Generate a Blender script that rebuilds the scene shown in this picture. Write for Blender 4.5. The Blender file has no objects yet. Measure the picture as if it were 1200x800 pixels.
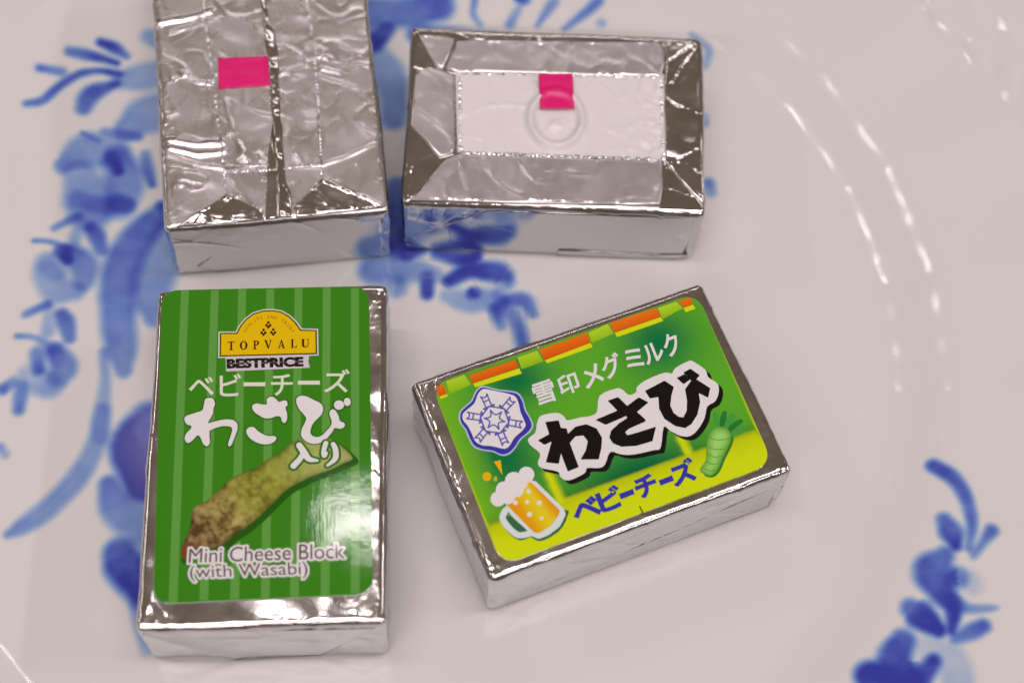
import bpy, math, random
import numpy as np
from mathutils import Vector, Matrix
from mathutils.geometry import delaunay_2d_cdt

# ------------------------------------------------------------------ camera, world, lamps, exposure
scene = bpy.context.scene
col = scene.collection
MM = 0.001

cam_data = bpy.data.cameras.new('camera')
cam = bpy.data.objects.new('camera', cam_data)
col.objects.link(cam)
TAU, ROLL, DIST = 0.43592, 0.08155, 0.23359
fw = Vector((0, math.sin(TAU), -math.cos(TAU)))
up = Vector((0, math.cos(TAU), math.sin(TAU)))
rt = Vector((1, 0, 0))
rt2 = rt * math.cos(ROLL) + up * math.sin(ROLL)
up2 = -rt * math.sin(ROLL) + up * math.cos(ROLL)
cam.matrix_world = Matrix((
    (rt2.x, up2.x, -fw.x, -fw.x * DIST),
    (rt2.y, up2.y, -fw.y, -fw.y * DIST),
    (rt2.z, up2.z, -fw.z, -fw.z * DIST),
    (0, 0, 0, 1)))
cam_data.sensor_width = 36.0
cam_data.lens = 61.977
cam_data.clip_start = 0.01
cam_data.clip_end = 20.0
cam_data.dof.use_dof = True
cam_data.dof.focus_distance = 0.2190
cam_data.dof.aperture_fstop = 14.0
scene.camera = cam

world = bpy.data.worlds.new('World')
scene.world = world
world.use_nodes = True
bg = world.node_tree.nodes['Background']
bg.inputs['Color'].default_value = (0.62, 0.46, 0.34, 1)
bg.inputs['Strength'].default_value = 0.20

def lamp(name, x, y, z, sx, sy, power, color=(1.0, 0.893, 0.905)):
    d = bpy.data.lights.new(name, 'AREA')
    d.shape = 'RECTANGLE'
    d.size, d.size_y = sx, sy
    d.energy = power * 0.83
    d.color = color
    o = bpy.data.objects.new(name, d)
    o.location = (x, y, z)
    col.objects.link(o)
    return o

# ceiling lamps over the table: a small one high behind it, long tubes round about, plus added panels
LZ = 1.6
lamp('ceiling_lamp', -0.285, 0.600, LZ, 0.115, 0.032, 0.44)
lamp('ceiling_tube', -0.75, -1.25, LZ, 1.2, 0.09, 8.0)
lamp('ceiling_tube', 0.85, -1.15, LZ, 1.2, 0.09, 8.0)
lamp('added_panel', 0.0, -0.42, LZ, 1.2, 0.30, 4.5)  # added wide panel, gives the near foil edges their bright lines
lamp('added_panel', 0.0, 0.03, LZ, 1.4, 0.14, 9.5)  # added overhead fill, lifts the shade between the blocks
lamp('ceiling_tube', -2.1, 0.5, LZ, 0.09, 1.2, 6.0)
lamp('ceiling_tube', 2.0, 0.6, LZ, 0.09, 1.2, 16.0)
lamp('ceiling_tube', -0.1, 1.60, LZ, 1.4, 0.09, 3.6)  # placed here to brighten the matte foil, not a known fixture

scene.view_settings.view_transform = 'Standard'
scene.view_settings.look = 'None'
scene.view_settings.exposure = 0.0
scene.view_settings.gamma = 1.0
scene.view_settings.use_curve_mapping = False
scene.cycles.use_denoising = True
scene.cycles.max_bounces = 10
scene.cycles.glossy_bounces = 6
scene.cycles.sample_clamp_indirect = 3.0
scene.cycles.caustics_reflective = True

# ------------------------------------------------------------------ traced artwork, in millimetres on each surface
ART_C = {
  'label': [[-14.0,22.02],[12.03,21.81],[12.91,-18.58],[-12.45,-19.08]],
  'stripes': [[[-11.58,21.94],[-10.59,21.91],[-9.68,-18.85],[-10.71,-18.82]],[[-7.81,21.82],[-6.82,21.79],[-6.12,-18.95],[-7.15,-18.92]],[[-4.37,21.72],[-3.38,21.69],[-2.56,-19.06],[-3.59,-19.03]],[[-0.82,21.61],[0.17,21.57],[0.99,-19.16],[-0.04,-19.13]],[[2.73,21.49],[3.72,21.46],[4.35,-19.26],[3.32,-19.23]],[[6.28,21.38],[7.26,21.35],[7.9,-19.36],[6.88,-19.33]],[[9.82,21.27],[10.81,21.24],[11.41,-19.46],[10.38,-19.43]]],
  'badge': [[-6.22,15.59],[-4.22,15.53],[-3.82,16.49],[-3.17,17.44],[-2.27,18.19],[-1.13,18.54],[0.03,18.57],[1.08,18.34],[2.02,17.73],[2.85,16.86],[3.57,15.74],[5.47,15.62],[5.58,12.61],[-6.12,12.65]],
  'strip': [[-5.53,12.31],[4.81,12.31],[4.71,11.49],[4.91,10.6],[-5.39,10.41]],
  'strip_text': [[-5.29,12.03],[3.96,12.04],[4.02,10.88],[-5.2,10.88]],
  'topv': [[[-5.34,14.53],[-4.52,14.53],[-4.47,13.3],[-5.29,13.3]],[[-3.88,14.56],[-2.91,14.55],[-2.86,13.3],[-3.82,13.3]],[[-2.22,14.56],[-1.47,14.56],[-1.42,13.33],[-2.18,13.33]],[[-0.85,14.57],[0.12,14.56],[0.16,13.36],[-0.8,13.36]],[[0.83,14.57],[1.75,14.56],[1.78,13.36],[0.87,13.36]],[[2.43,14.57],[3.19,14.57],[3.22,13.39],[2.47,13.39]],[[3.74,14.58],[4.73,14.57],[4.76,13.4],[3.77,13.4]]],
  'leaves': [[[-0.42,17.24],[-0.24,17.01],[-0.41,16.79],[-0.59,17.02]],[[-0.64,16.85],[-0.46,16.63],[-0.63,16.41],[-0.81,16.64]],[[-0.18,16.84],[0.0,16.61],[-0.16,16.4],[-0.35,16.62]],[[-0.4,16.59],[-0.22,16.36],[-0.39,16.15],[-0.57,16.37]],[[-0.99,16.22],[-0.81,15.99],[-0.97,15.78],[-1.15,16.0]],[[-1.2,15.84],[-1.02,15.61],[-1.19,15.4],[-1.37,15.62]],[[-0.74,15.82],[-0.56,15.6],[-0.73,15.38],[-0.91,15.61]],[[-0.96,15.57],[-0.78,15.35],[-0.95,15.13],[-1.13,15.36]],[[0.22,16.22],[0.4,15.99],[0.24,15.78],[0.06,16.0]],[[0.0,15.84],[0.18,15.61],[0.02,15.4],[-0.16,15.62]],[[0.46,15.82],[0.64,15.6],[0.48,15.39],[0.3,15.61]],[[0.24,15.57],[0.42,15.35],[0.26,15.14],[0.08,15.36]]],
  'motto': [["Q",[[-3.55,15.85],[-3.42,16.15],[-3.07,15.93],[-3.2,15.64]]],["U",[[-3.33,16.32],[-3.17,16.58],[-2.84,16.32],[-3.0,16.05]]],["A",[[-3.06,16.74],[-2.86,16.98],[-2.57,16.66],[-2.76,16.43]]],["L",[[-2.73,17.11],[-2.51,17.31],[-2.25,16.96],[-2.47,16.76]]],["I",[[-2.27,17.49],[-2.2,17.53],[-1.99,17.15],[-2.05,17.1]]],["T",[[-1.95,17.68],[-1.68,17.81],[-1.51,17.4],[-1.78,17.27]]],["Y",[[-1.51,17.87],[-1.22,17.95],[-1.1,17.52],[-1.39,17.44]]],["A",[[-0.57,18.03],[-0.27,18.02],[-0.25,17.58],[-0.55,17.59]]],["N",[[-0.08,18.0],[0.22,17.95],[0.18,17.51],[-0.12,17.57]]],["D",[[0.4,17.9],[0.69,17.8],[0.6,17.38],[0.31,17.48]]],["T",[[1.31,17.49],[1.57,17.3],[1.38,16.93],[1.12,17.11]]],["R",[[1.73,17.18],[1.97,16.96],[1.73,16.63],[1.49,16.85]]],["U",[[2.11,16.82],[2.32,16.57],[2.04,16.28],[1.83,16.53]]],["S",[[2.44,16.41],[2.62,16.13],[2.31,15.88],[2.13,16.16]]],["T",[[2.72,15.95],[2.87,15.65],[2.53,15.46],[2.38,15.76]]]],
  'kata': [["ベ",[[-9.89,9.78],[-6.91,9.69],[-6.79,7.32],[-9.76,7.41]]],["ビ",[[-6.12,10.09],[-3.56,10.01],[-3.43,7.05],[-5.98,7.13]]],["ー",[[-3.13,8.85],[-0.53,8.77],[-0.52,8.31],[-3.11,8.39]]],["チ",[[0.2,9.86],[2.78,9.78],[2.86,6.94],[0.3,7.02]]],["ー",[[3.53,8.86],[6.15,8.78],[6.16,8.32],[3.55,8.4]]],["ズ",[[6.69,10.3],[9.77,10.2],[9.82,7.15],[6.75,7.24]]]],
  'brush': [[[-7.63,6.86],[-6.87,6.84],[-6.54,6.09],[-6.7,5.47],[-6.71,4.84],[-7.02,4.12],[-7.22,3.61],[-7.05,2.78],[-7.01,1.95],[-6.9,0.92],[-7.22,0.52],[-7.71,0.84],[-8.03,1.57],[-8.43,1.99],[-8.96,1.39],[-9.51,1.0],[-9.9,1.32],[-9.97,1.84],[-9.77,2.34],[-9.33,2.85],[-9.29,3.26],[-9.83,3.48],[-10.15,4.12],[-9.99,4.57],[-9.34,4.82],[-8.59,5.07],[-8.03,5.3],[-7.88,6.03],[-7.81,6.55]],[[-7.36,3.37],[-6.43,3.75],[-5.3,3.97],[-4.35,3.9],[-3.8,3.51],[-3.64,2.88],[-3.79,2.06],[-4.13,1.04],[-4.39,0.48],[-4.67,0.49],[-4.64,1.06],[-4.36,2.08],[-4.3,2.7],[-4.59,3.01],[-5.45,3.1],[-6.39,2.86],[-7.22,2.47]],[[-1.98,5.43],[-1.86,5.84],[-1.39,5.98],[-0.62,5.81],[-0.2,5.9],[-0.26,6.42],[0.02,6.77],[0.49,6.82],[0.99,6.39],[1.28,6.11],[1.85,6.3],[2.23,6.14],[2.29,5.61],[2.07,5.31],[2.28,4.57],[2.31,3.74],[2.04,3.29],[1.71,3.51],[1.54,4.07],[1.06,4.23],[0.4,4.0],[-0.36,3.98],[-1.23,4.47],[-1.73,4.9]],[[-2.57,2.23],[-2.49,2.64],[-2.12,2.88],[-1.65,2.82],[-1.25,2.4],[-0.67,1.97],[0.1,1.63],[0.76,1.61],[1.09,1.4],[0.97,0.99],[0.51,0.66],[-0.24,0.52],[-1.19,0.79],[-1.97,1.29],[-2.4,1.81]],[[3.38,6.0],[3.46,6.63],[4.03,6.86],[4.7,6.69],[5.48,6.25],[6.25,5.81],[6.64,5.27],[6.57,4.44],[6.1,3.83],[5.64,3.33],[5.28,2.61],[5.2,1.89],[5.49,1.47],[6.06,1.31],[6.63,1.54],[7.18,2.14],[7.64,2.75],[7.73,3.37],[7.46,4.2],[7.51,4.72],[7.89,4.92],[8.27,4.6],[8.57,3.96],[8.77,3.33],[9.25,3.07],[9.31,2.59],[8.79,2.3],[8.12,2.42],[7.76,1.81],[7.11,1.01],[6.37,0.52],[5.42,0.45],[4.56,0.88],[4.07,1.62],[4.15,2.44],[4.5,3.26],[4.62,3.87],[4.19,4.51],[3.69,5.15]],[[9.19,5.45],[9.14,5.17],[8.97,4.96],[8.73,4.85],[8.46,4.86],[8.21,4.98],[8.04,5.21],[7.97,5.48],[8.03,5.75],[8.19,5.97],[8.44,6.08],[8.71,6.07],[8.96,5.94],[9.13,5.72]],[[10.01,5.84],[9.97,5.6],[9.86,5.42],[9.69,5.32],[9.5,5.32],[9.33,5.43],[9.21,5.63],[9.17,5.86],[9.21,6.1],[9.32,6.29],[9.49,6.39],[9.67,6.38],[9.84,6.27],[9.96,6.08]]],
  'iri': [[[[3.88,0.29],[4.41,-0.54],[5.1,-1.52],[6.13,-1.76]],[0.736,0.779,0.692,0.303]],[[[4.36,-0.85],[3.97,-1.55],[3.28,-2.36]],[0.649,0.692,0.779]],[[[7.08,0.46],[6.86,-0.52],[6.93,-1.17],[7.26,-0.77]],[0.606,0.562,0.562,0.26]],[[[7.97,0.31],[8.27,-0.46],[8.25,-1.58],[7.33,-2.44]],[0.562,0.649,0.649,0.303]]],
  'mini': [[-8.62,-12.44],[9.51,-12.26],[9.6,-14.2],[-8.64,-14.24]],
  'with': [[-8.5,-14.57],[5.21,-14.45],[5.35,-16.52],[-8.31,-16.55]],
  'root': [[-9.46,-13.55],[-9.64,-12.36],[-9.24,-11.42],[-8.75,-9.99],[-8.59,-8.8],[-8.34,-7.23],[-7.11,-6.66],[-5.8,-5.47],[-4.71,-4.28],[-3.6,-3.45],[-2.25,-2.87],[-0.89,-2.29],[-0.0,-1.45],[1.36,-0.86],[2.04,-0.26],[2.71,0.47],[3.39,0.96],[4.31,1.38],[5.93,1.43],[7.56,1.03],[8.73,0.29],[10.37,-1.51],[9.23,-2.22],[7.64,-3.04],[5.59,-3.72],[4.45,-4.31],[3.32,-4.89],[2.21,-5.71],[0.66,-7.37],[-0.43,-8.55],[-1.75,-9.72],[-3.28,-10.88],[-4.37,-11.8],[-5.47,-12.48],[-6.82,-12.44],[-8.16,-12.64],[-8.9,-13.57]],
  'rootaxis': [[-9.27,-12.84],[-3.66,-7.49],[2.8,-2.53],[9.91,-1.25]],
}
ART_D = {
  'label': [[-17.43,12.37],[18.37,12.44],[17.68,-12.04],[-17.81,-12.2]],
  'orange': [[[-12.68,11.93],[-6.55,11.87],[-6.54,10.69],[-12.68,10.75]],[[-3.34,12.07],[3.23,12.13],[3.06,10.71],[-3.16,10.54]],[[6.33,12.42],[12.7,12.24],[12.77,10.9],[6.41,10.93]],[[15.71,12.1],[17.4,12.08],[17.65,11.08],[15.91,11.08]],[[-17.22,11.87],[-16.05,11.86],[-16.13,10.6],[-17.36,10.58]]],
  'yellow': [[[-12.64,10.69],[-6.52,10.62],[-6.48,9.83],[-12.51,10.11]],[[-3.14,10.49],[3.06,10.67],[3.12,10.05],[-3.05,10.0]],[[6.45,10.87],[12.77,10.86],[12.8,10.24],[6.47,10.23]],[[15.93,10.98],[17.69,11.02],[17.9,10.38],[15.98,10.35]],[[-17.34,10.53],[-16.11,10.55],[-16.08,10.22],[-17.35,10.19]]],
  'lime': [[[-6.18,12.07],[-3.53,12.03],[-3.35,10.39],[-6.33,10.38]],[[3.37,12.07],[6.13,12.33],[6.32,10.87],[3.23,10.6]],[[12.85,12.18],[15.47,12.14],[15.84,11.01],[12.85,10.5]],[[-15.58,12.17],[-13.18,12.17],[-12.87,10.65],[-15.83,10.38]]],
  'logo_rim': [[-11.31,9.85],[-10.08,8.95],[-8.77,8.25],[-7.85,7.58],[-7.62,6.42],[-7.8,5.21],[-7.65,3.89],[-7.76,2.87],[-8.51,2.21],[-9.77,1.75],[-10.88,0.92],[-11.84,0.46],[-12.76,0.6],[-13.6,1.44],[-14.71,2.07],[-15.55,2.91],[-15.73,4.22],[-15.72,5.27],[-15.98,6.62],[-15.56,7.73],[-14.68,8.24],[-13.62,8.69],[-12.8,9.56],[-12.03,10.01]],
  'logo_blue': [[-11.33,9.63],[-10.15,8.78],[-8.91,8.1],[-8.03,7.46],[-7.81,6.36],[-7.98,5.21],[-7.83,3.94],[-7.93,2.97],[-8.65,2.35],[-9.86,1.9],[-10.92,1.11],[-11.84,0.67],[-12.72,0.8],[-13.52,1.6],[-14.58,2.2],[-15.38,3.01],[-15.55,4.26],[-15.54,5.26],[-15.79,6.56],[-15.39,7.61],[-14.55,8.1],[-13.54,8.53],[-12.75,9.35],[-12.02,9.79]],
  'logo_white': [[-11.37,9.44],[-10.19,8.67],[-9.09,7.94],[-8.38,7.24],[-8.33,6.26],[-8.53,5.07],[-8.53,3.8],[-8.64,3.21],[-9.31,2.73],[-10.48,2.23],[-11.35,1.52],[-11.98,1.3],[-12.49,1.54],[-13.49,2.23],[-14.47,2.7],[-15.06,3.45],[-15.13,4.52],[-15.2,5.59],[-15.48,6.65],[-15.2,7.38],[-14.48,7.74],[-13.42,8.19],[-12.57,9.15],[-11.92,9.54]],
  'flake': [[[-12.53,6.94],[-12.27,7.19],[-12.34,8.71]],[[-11.27,7.04],[-11.53,7.25],[-11.52,8.78]],[[-12.38,8.7],[-11.93,8.43],[-11.48,8.78]],[[-12.64,7.08],[-11.16,7.21]],[[-12.31,7.92],[-11.53,7.99]],[[-10.67,6.69],[-10.36,6.57],[-9.03,7.37]],[[-10.12,5.53],[-10.04,5.89],[-8.67,6.62]],[[-9.04,7.4],[-9.12,6.84],[-8.66,6.58]],[[-10.59,6.87],[-9.94,5.51]],[[-9.69,6.97],[-9.36,6.25]],[[-10.16,5.0],[-10.11,4.65],[-8.79,3.87]],[[-10.85,3.85],[-10.52,3.97],[-9.24,3.13]],[[-8.77,3.9],[-9.26,3.65],[-9.26,3.1]],[[-9.97,5.03],[-10.78,3.68]],[[-9.42,4.24],[-9.85,3.53]],[[-11.21,3.62],[-11.46,3.37],[-11.4,1.88]],[[-12.46,3.52],[-12.2,3.31],[-12.21,1.82]],[[-11.36,1.89],[-11.81,2.16],[-12.25,1.82]],[[-11.1,3.48],[-12.57,3.36]],[[-11.43,2.65],[-12.21,2.59]],[[-13.03,3.84],[-13.34,3.96],[-14.59,3.17]],[[-13.6,4.98],[-13.68,4.63],[-14.96,3.9]],[[-14.57,3.14],[-14.51,3.69],[-14.98,3.93]],[[-13.11,3.66],[-13.78,5.0]],[[-13.95,3.58],[-14.3,4.28]],[[-13.58,5.51],[-13.64,5.86],[-15.01,6.62]],[[-12.92,6.67],[-13.25,6.54],[-14.58,7.37]],[[-15.02,6.58],[-14.54,6.85],[-14.56,7.41]],[[-13.77,5.48],[-12.99,6.85]],[[-14.37,6.26],[-13.96,6.98]],[[-11.89,6.64],[-11.54,5.86],[-10.7,5.94]],[[-11.9,7.15],[-11.05,6.72],[-10.26,6.19]],[[-10.7,5.94],[-11.24,5.27],[-10.78,4.6]],[[-10.26,6.19],[-10.31,5.27],[-10.38,4.35]],[[-10.78,4.6],[-11.56,4.72],[-11.84,3.92]],[[-10.38,4.35],[-11.12,3.9],[-11.83,3.42]],[[-11.84,3.92],[-12.19,4.69],[-13.02,4.59]],[[-11.83,3.42],[-12.66,3.83],[-13.45,4.33]],[[-13.02,4.59],[-12.5,5.26],[-12.97,5.92]],[[-13.45,4.33],[-13.42,5.25],[-13.38,6.16]],[[-12.97,5.92],[-12.18,5.83],[-11.89,6.64]],[[-13.38,6.16],[-12.64,6.65],[-11.9,7.15]]],
  'flake_w': 0.186,
  'brand': [["雪",[[-6.02,7.91],[-3.42,7.89],[-3.64,5.05],[-6.23,5.07]]],["印",[[-2.76,7.77],[-0.29,7.75],[-0.5,5.23],[-2.96,5.25]]],["メ",[[0.45,7.82],[2.88,7.85],[2.68,5.11],[0.26,5.09]]],["グ",[[3.14,8.29],[5.59,8.36],[5.41,5.41],[2.98,5.34]]],["ミ",[[6.31,8.05],[8.48,8.12],[8.32,5.58],[6.15,5.52]]],["ル",[[8.68,7.85],[11.15,7.97],[11.02,5.51],[8.56,5.4]]],["ク",[[11.56,8.27],[13.52,8.36],[13.35,5.48],[11.41,5.39]]]],
  'title': [[[-6.21,2.8],[-4.6,2.42],[-4.71,1.41],[-4.08,1.09],[-4.19,0.38],[-2.98,0.92],[-1.63,0.76],[-0.67,-0.2],[-0.51,-1.56],[-1.13,-2.82],[-1.99,-4.02],[-4.04,-3.24],[-2.98,-2.36],[-2.33,-1.37],[-2.51,-0.5],[-3.46,-0.24],[-4.45,-0.81],[-4.62,-4.08],[-6.09,-4.13],[-5.97,-1.67],[-6.71,-2.82],[-8.11,-2.09],[-6.46,0.15],[-7.43,0.07],[-7.96,0.89],[-6.36,1.16]],[[2.02,2.71],[3.44,2.68],[4.0,1.2],[5.79,1.76],[6.65,0.7],[4.82,0.05],[5.42,-1.31],[5.23,-1.49],[3.02,-1.65],[2.39,-1.91],[2.53,-2.36],[3.62,-2.46],[6.23,-2.57],[5.06,-4.17],[2.95,-4.02],[1.28,-3.51],[0.44,-2.72],[0.32,-1.88],[0.89,-1.1],[2.19,-0.54],[3.37,-0.28],[3.38,0.02],[0.57,-0.17],[-0.36,0.88],[2.63,1.06]],[[6.85,2.26],[9.67,2.68],[10.41,1.5],[9.64,0.51],[8.99,-0.64],[8.97,-1.65],[9.37,-2.38],[9.85,-2.64],[10.59,-2.01],[11.21,-0.72],[11.58,0.72],[12.77,1.5],[12.28,2.85],[13.33,3.02],[14.06,1.79],[13.43,1.46],[14.57,-0.26],[13.79,-1.34],[12.96,-0.36],[12.63,-1.51],[11.64,-2.91],[10.4,-3.83],[9.48,-4.01],[8.46,-3.34],[7.62,-2.02],[7.52,-0.59],[8.07,0.93],[7.02,1.12]],[[11.22,2.47],[12.35,2.61],[12.71,1.68],[11.67,1.41]]],
  'halo': [[-8.94,1.52],[-7.83,1.97],[-7.1,3.19],[-6.29,3.76],[-4.42,3.43],[-3.78,2.69],[-3.51,2.03],[-1.89,1.84],[-0.93,1.6],[0.22,1.8],[1.35,3.65],[3.57,3.83],[4.26,3.49],[4.79,2.48],[5.75,2.49],[6.14,3.11],[7.65,3.57],[10.11,3.67],[10.89,3.24],[11.59,3.75],[13.42,4.05],[14.04,3.81],[15.02,2.2],[14.94,1.2],[15.63,0.04],[15.39,-1.03],[14.43,-2.07],[13.21,-2.37],[12.27,-3.65],[10.98,-4.67],[9.68,-5.18],[8.56,-4.75],[7.62,-3.65],[7.09,-2.95],[5.67,-5.28],[4.76,-5.3],[2.1,-4.91],[0.71,-4.31],[-0.3,-3.63],[-1.53,-4.89],[-2.41,-5.04],[-3.72,-4.54],[-4.29,-5.06],[-6.44,-5.22],[-7.17,-4.45],[-7.21,-3.7],[-8.85,-2.59],[-9.03,-1.79],[-8.36,-0.81],[-9.04,0.69]],
  'shadow': [[-8.63,0.9],[-7.52,1.35],[-6.79,2.57],[-5.97,3.14],[-4.11,2.81],[-3.47,2.07],[-3.2,1.41],[-1.58,1.22],[-0.62,0.98],[0.53,1.18],[1.66,3.03],[3.88,3.2],[4.57,2.86],[5.09,1.85],[6.06,1.87],[6.44,2.49],[7.96,2.94],[10.41,3.04],[11.19,2.62],[11.9,3.12],[13.72,3.41],[14.35,3.18],[15.32,1.57],[15.24,0.57],[15.92,-0.59],[15.68,-1.65],[14.73,-2.69],[13.51,-2.99],[12.57,-4.27],[11.28,-5.29],[9.97,-5.79],[8.85,-5.37],[7.92,-4.26],[7.39,-3.56],[5.97,-5.89],[5.06,-5.91],[2.4,-5.52],[1.01,-4.92],[0.01,-4.24],[-1.23,-5.49],[-2.11,-5.65],[-3.42,-5.15],[-3.98,-5.67],[-6.13,-5.82],[-6.86,-5.06],[-6.91,-4.31],[-8.54,-3.2],[-8.72,-2.4],[-8.05,-1.42],[-8.73,0.07]],
  'kata': [["ベ",[[-7.32,-8.19],[-4.28,-8.14],[-4.38,-10.35],[-7.41,-10.39]]],["ビ",[[-4.01,-7.87],[-1.34,-7.82],[-1.47,-10.39],[-4.12,-10.43]]],["ー",[[-1.33,-9.12],[0.29,-9.09],[0.27,-9.47],[-1.35,-9.5]]],["チ",[[0.86,-7.97],[3.32,-7.93],[3.18,-10.38],[0.72,-10.41]]],["ー",[[3.83,-9.23],[5.42,-9.2],[5.4,-9.58],[3.81,-9.61]]],["ズ",[[5.61,-7.8],[8.46,-7.75],[8.27,-10.48],[5.44,-10.52]]]],
  'mug_glass': [[-14.8,-5.58],[-10.68,-3.56],[-10.17,-3.85],[-8.31,-8.33],[-8.34,-9.07],[-9.63,-10.25],[-11.25,-10.74],[-12.51,-10.78],[-13.09,-10.23],[-13.46,-9.16],[-14.43,-7.12]],
  'mug_beer': [[-14.51,-5.44],[-14.24,-4.94],[-13.49,-4.76],[-11.73,-3.92],[-11.06,-3.6],[-10.66,-3.95],[-8.84,-8.32],[-9.11,-8.77],[-10.49,-9.74],[-12.05,-10.07],[-12.62,-9.95],[-12.97,-9.26],[-13.78,-7.27]],
  'mug_beer_axis': [[-14.03,-7.46],[-9.86,-6.42]],
  'mug_handle': [[-14.88,-6.01],[-15.57,-6.78],[-15.37,-8.06],[-14.63,-9.42],[-13.26,-9.76]],
  'mug_handle_w': 0.767,
  'foam': [[[-14.37,-4.71],[-14.6,-5.06],[-14.96,-5.29],[-15.37,-5.33],[-15.75,-5.19],[-16.03,-4.88],[-16.14,-4.48],[-16.07,-4.06],[-15.84,-3.7],[-15.48,-3.47],[-15.07,-3.43],[-14.69,-3.57],[-14.41,-3.88],[-14.3,-4.28]],[[-13.14,-3.95],[-13.41,-4.35],[-13.82,-4.61],[-14.28,-4.65],[-14.71,-4.49],[-15.02,-4.15],[-15.14,-3.69],[-15.07,-3.21],[-14.8,-2.81],[-14.39,-2.55],[-13.93,-2.5],[-13.5,-2.67],[-13.19,-3.01],[-13.06,-3.47]],[[-11.56,-3.32],[-11.85,-3.75],[-12.29,-4.02],[-12.78,-4.07],[-13.24,-3.9],[-13.57,-3.53],[-13.7,-3.05],[-13.62,-2.53],[-13.33,-2.1],[-12.9,-1.83],[-12.4,-1.78],[-11.94,-1.95],[-11.61,-2.32],[-11.47,-2.81]],[[-9.98,-3.06],[-10.24,-3.45],[-10.62,-3.68],[-11.06,-3.73],[-11.46,-3.58],[-11.75,-3.25],[-11.87,-2.82],[-11.8,-2.37],[-11.54,-1.99],[-11.16,-1.75],[-10.72,-1.7],[-10.31,-1.86],[-10.02,-2.18],[-9.91,-2.61]],[[-11.89,-4.42],[-12.12,-4.76],[-12.46,-4.97],[-12.85,-5.02],[-13.21,-4.88],[-13.47,-4.59],[-13.58,-4.21],[-13.51,-3.81],[-13.29,-3.47],[-12.94,-3.25],[-12.55,-3.21],[-12.19,-3.35],[-11.93,-3.64],[-11.83,-4.02]],[[-13.2,-4.87],[-13.43,-5.22],[-13.79,-5.44],[-14.19,-5.48],[-14.56,-5.34],[-14.83,-5.04],[-14.94,-4.65],[-14.88,-4.23],[-14.64,-3.88],[-14.29,-3.66],[-13.88,-3.62],[-13.51,-3.76],[-13.24,-4.06],[-13.13,-4.45]],[[-11.13,-3.77],[-11.35,-4.1],[-11.68,-4.3],[-12.05,-4.34],[-12.4,-4.21],[-12.65,-3.93],[-12.75,-3.56],[-12.69,-3.17],[-12.47,-2.85],[-12.14,-2.64],[-11.76,-2.6],[-11.42,-2.73],[-11.17,-3.01],[-11.06,-3.38]]],
  'bubbles': [[[-13.18,-5.67],[-13.25,-5.79],[-13.37,-5.86],[-13.51,-5.87],[-13.63,-5.82],[-13.72,-5.73],[-13.76,-5.59],[-13.73,-5.46],[-13.66,-5.34],[-13.54,-5.27],[-13.4,-5.25],[-13.28,-5.3],[-13.19,-5.4],[-13.15,-5.53]],[[-11.87,-6.07],[-11.94,-6.17],[-12.03,-6.23],[-12.15,-6.24],[-12.25,-6.2],[-12.32,-6.12],[-12.36,-6.01],[-12.34,-5.89],[-12.27,-5.8],[-12.17,-5.74],[-12.06,-5.73],[-11.96,-5.76],[-11.88,-5.85],[-11.85,-5.96]],[[-10.5,-6.71],[-10.58,-6.83],[-10.69,-6.9],[-10.83,-6.91],[-10.95,-6.86],[-11.04,-6.77],[-11.08,-6.63],[-11.06,-6.5],[-10.98,-6.38],[-10.86,-6.31],[-10.72,-6.29],[-10.6,-6.34],[-10.51,-6.44],[-10.47,-6.57]],[[-11.18,-4.88],[-11.25,-5.0],[-11.37,-5.06],[-11.49,-5.08],[-11.61,-5.03],[-11.7,-4.94],[-11.73,-4.81],[-11.71,-4.68],[-11.63,-4.57],[-11.52,-4.5],[-11.4,-4.49],[-11.28,-4.53],[-11.19,-4.63],[-11.16,-4.75]],[[-12.12,-7.63],[-12.2,-7.75],[-12.32,-7.83],[-12.47,-7.84],[-12.6,-7.79],[-12.69,-7.69],[-12.73,-7.55],[-12.71,-7.4],[-12.62,-7.28],[-12.5,-7.2],[-12.36,-7.19],[-12.23,-7.24],[-12.13,-7.34],[-12.09,-7.48]],[[-11.03,-8.56],[-11.09,-8.65],[-11.17,-8.7],[-11.27,-8.71],[-11.36,-8.68],[-11.42,-8.6],[-11.45,-8.51],[-11.43,-8.41],[-11.38,-8.33],[-11.29,-8.28],[-11.19,-8.27],[-11.1,-8.3],[-11.04,-8.37],[-11.01,-8.47]]],
  'mug_shadow': [[-14.23,-7.08],[-8.33,-8.4],[-8.28,-9.35],[-9.57,-10.54],[-11.19,-11.03],[-12.45,-11.06],[-13.06,-10.59],[-13.35,-10.2],[-14.72,-10.09],[-15.58,-8.79],[-15.86,-7.39],[-15.48,-6.42]],
  'marks': [[[-14.91,-1.44],[-15.05,-1.65],[-15.27,-1.79],[-15.52,-1.82],[-15.75,-1.73],[-15.91,-1.54],[-15.98,-1.3],[-15.94,-1.04],[-15.8,-0.83],[-15.58,-0.69],[-15.33,-0.66],[-15.1,-0.75],[-14.94,-0.93],[-14.87,-1.18]],[[-13.94,0.26],[-13.1,0.13],[-13.6,-1.75]]],
  'mark2': [[[-14.35,-1.97],[-14.43,-2.11],[-14.53,-2.2],[-14.64,-2.23],[-14.74,-2.19],[-14.8,-2.1],[-14.82,-1.96],[-14.79,-1.81],[-14.71,-1.67],[-14.6,-1.58],[-14.49,-1.55],[-14.39,-1.59],[-14.33,-1.68],[-14.31,-1.82]]],
  'wroot': [[12.28,-5.49],[13.34,-5.27],[14.27,-5.87],[14.39,-6.92],[13.7,-7.9],[12.31,-9.12],[11.04,-10.36],[9.9,-10.78],[9.03,-10.08],[9.06,-9.48],[10.09,-8.77],[10.77,-7.54],[11.44,-6.3]],
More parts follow.
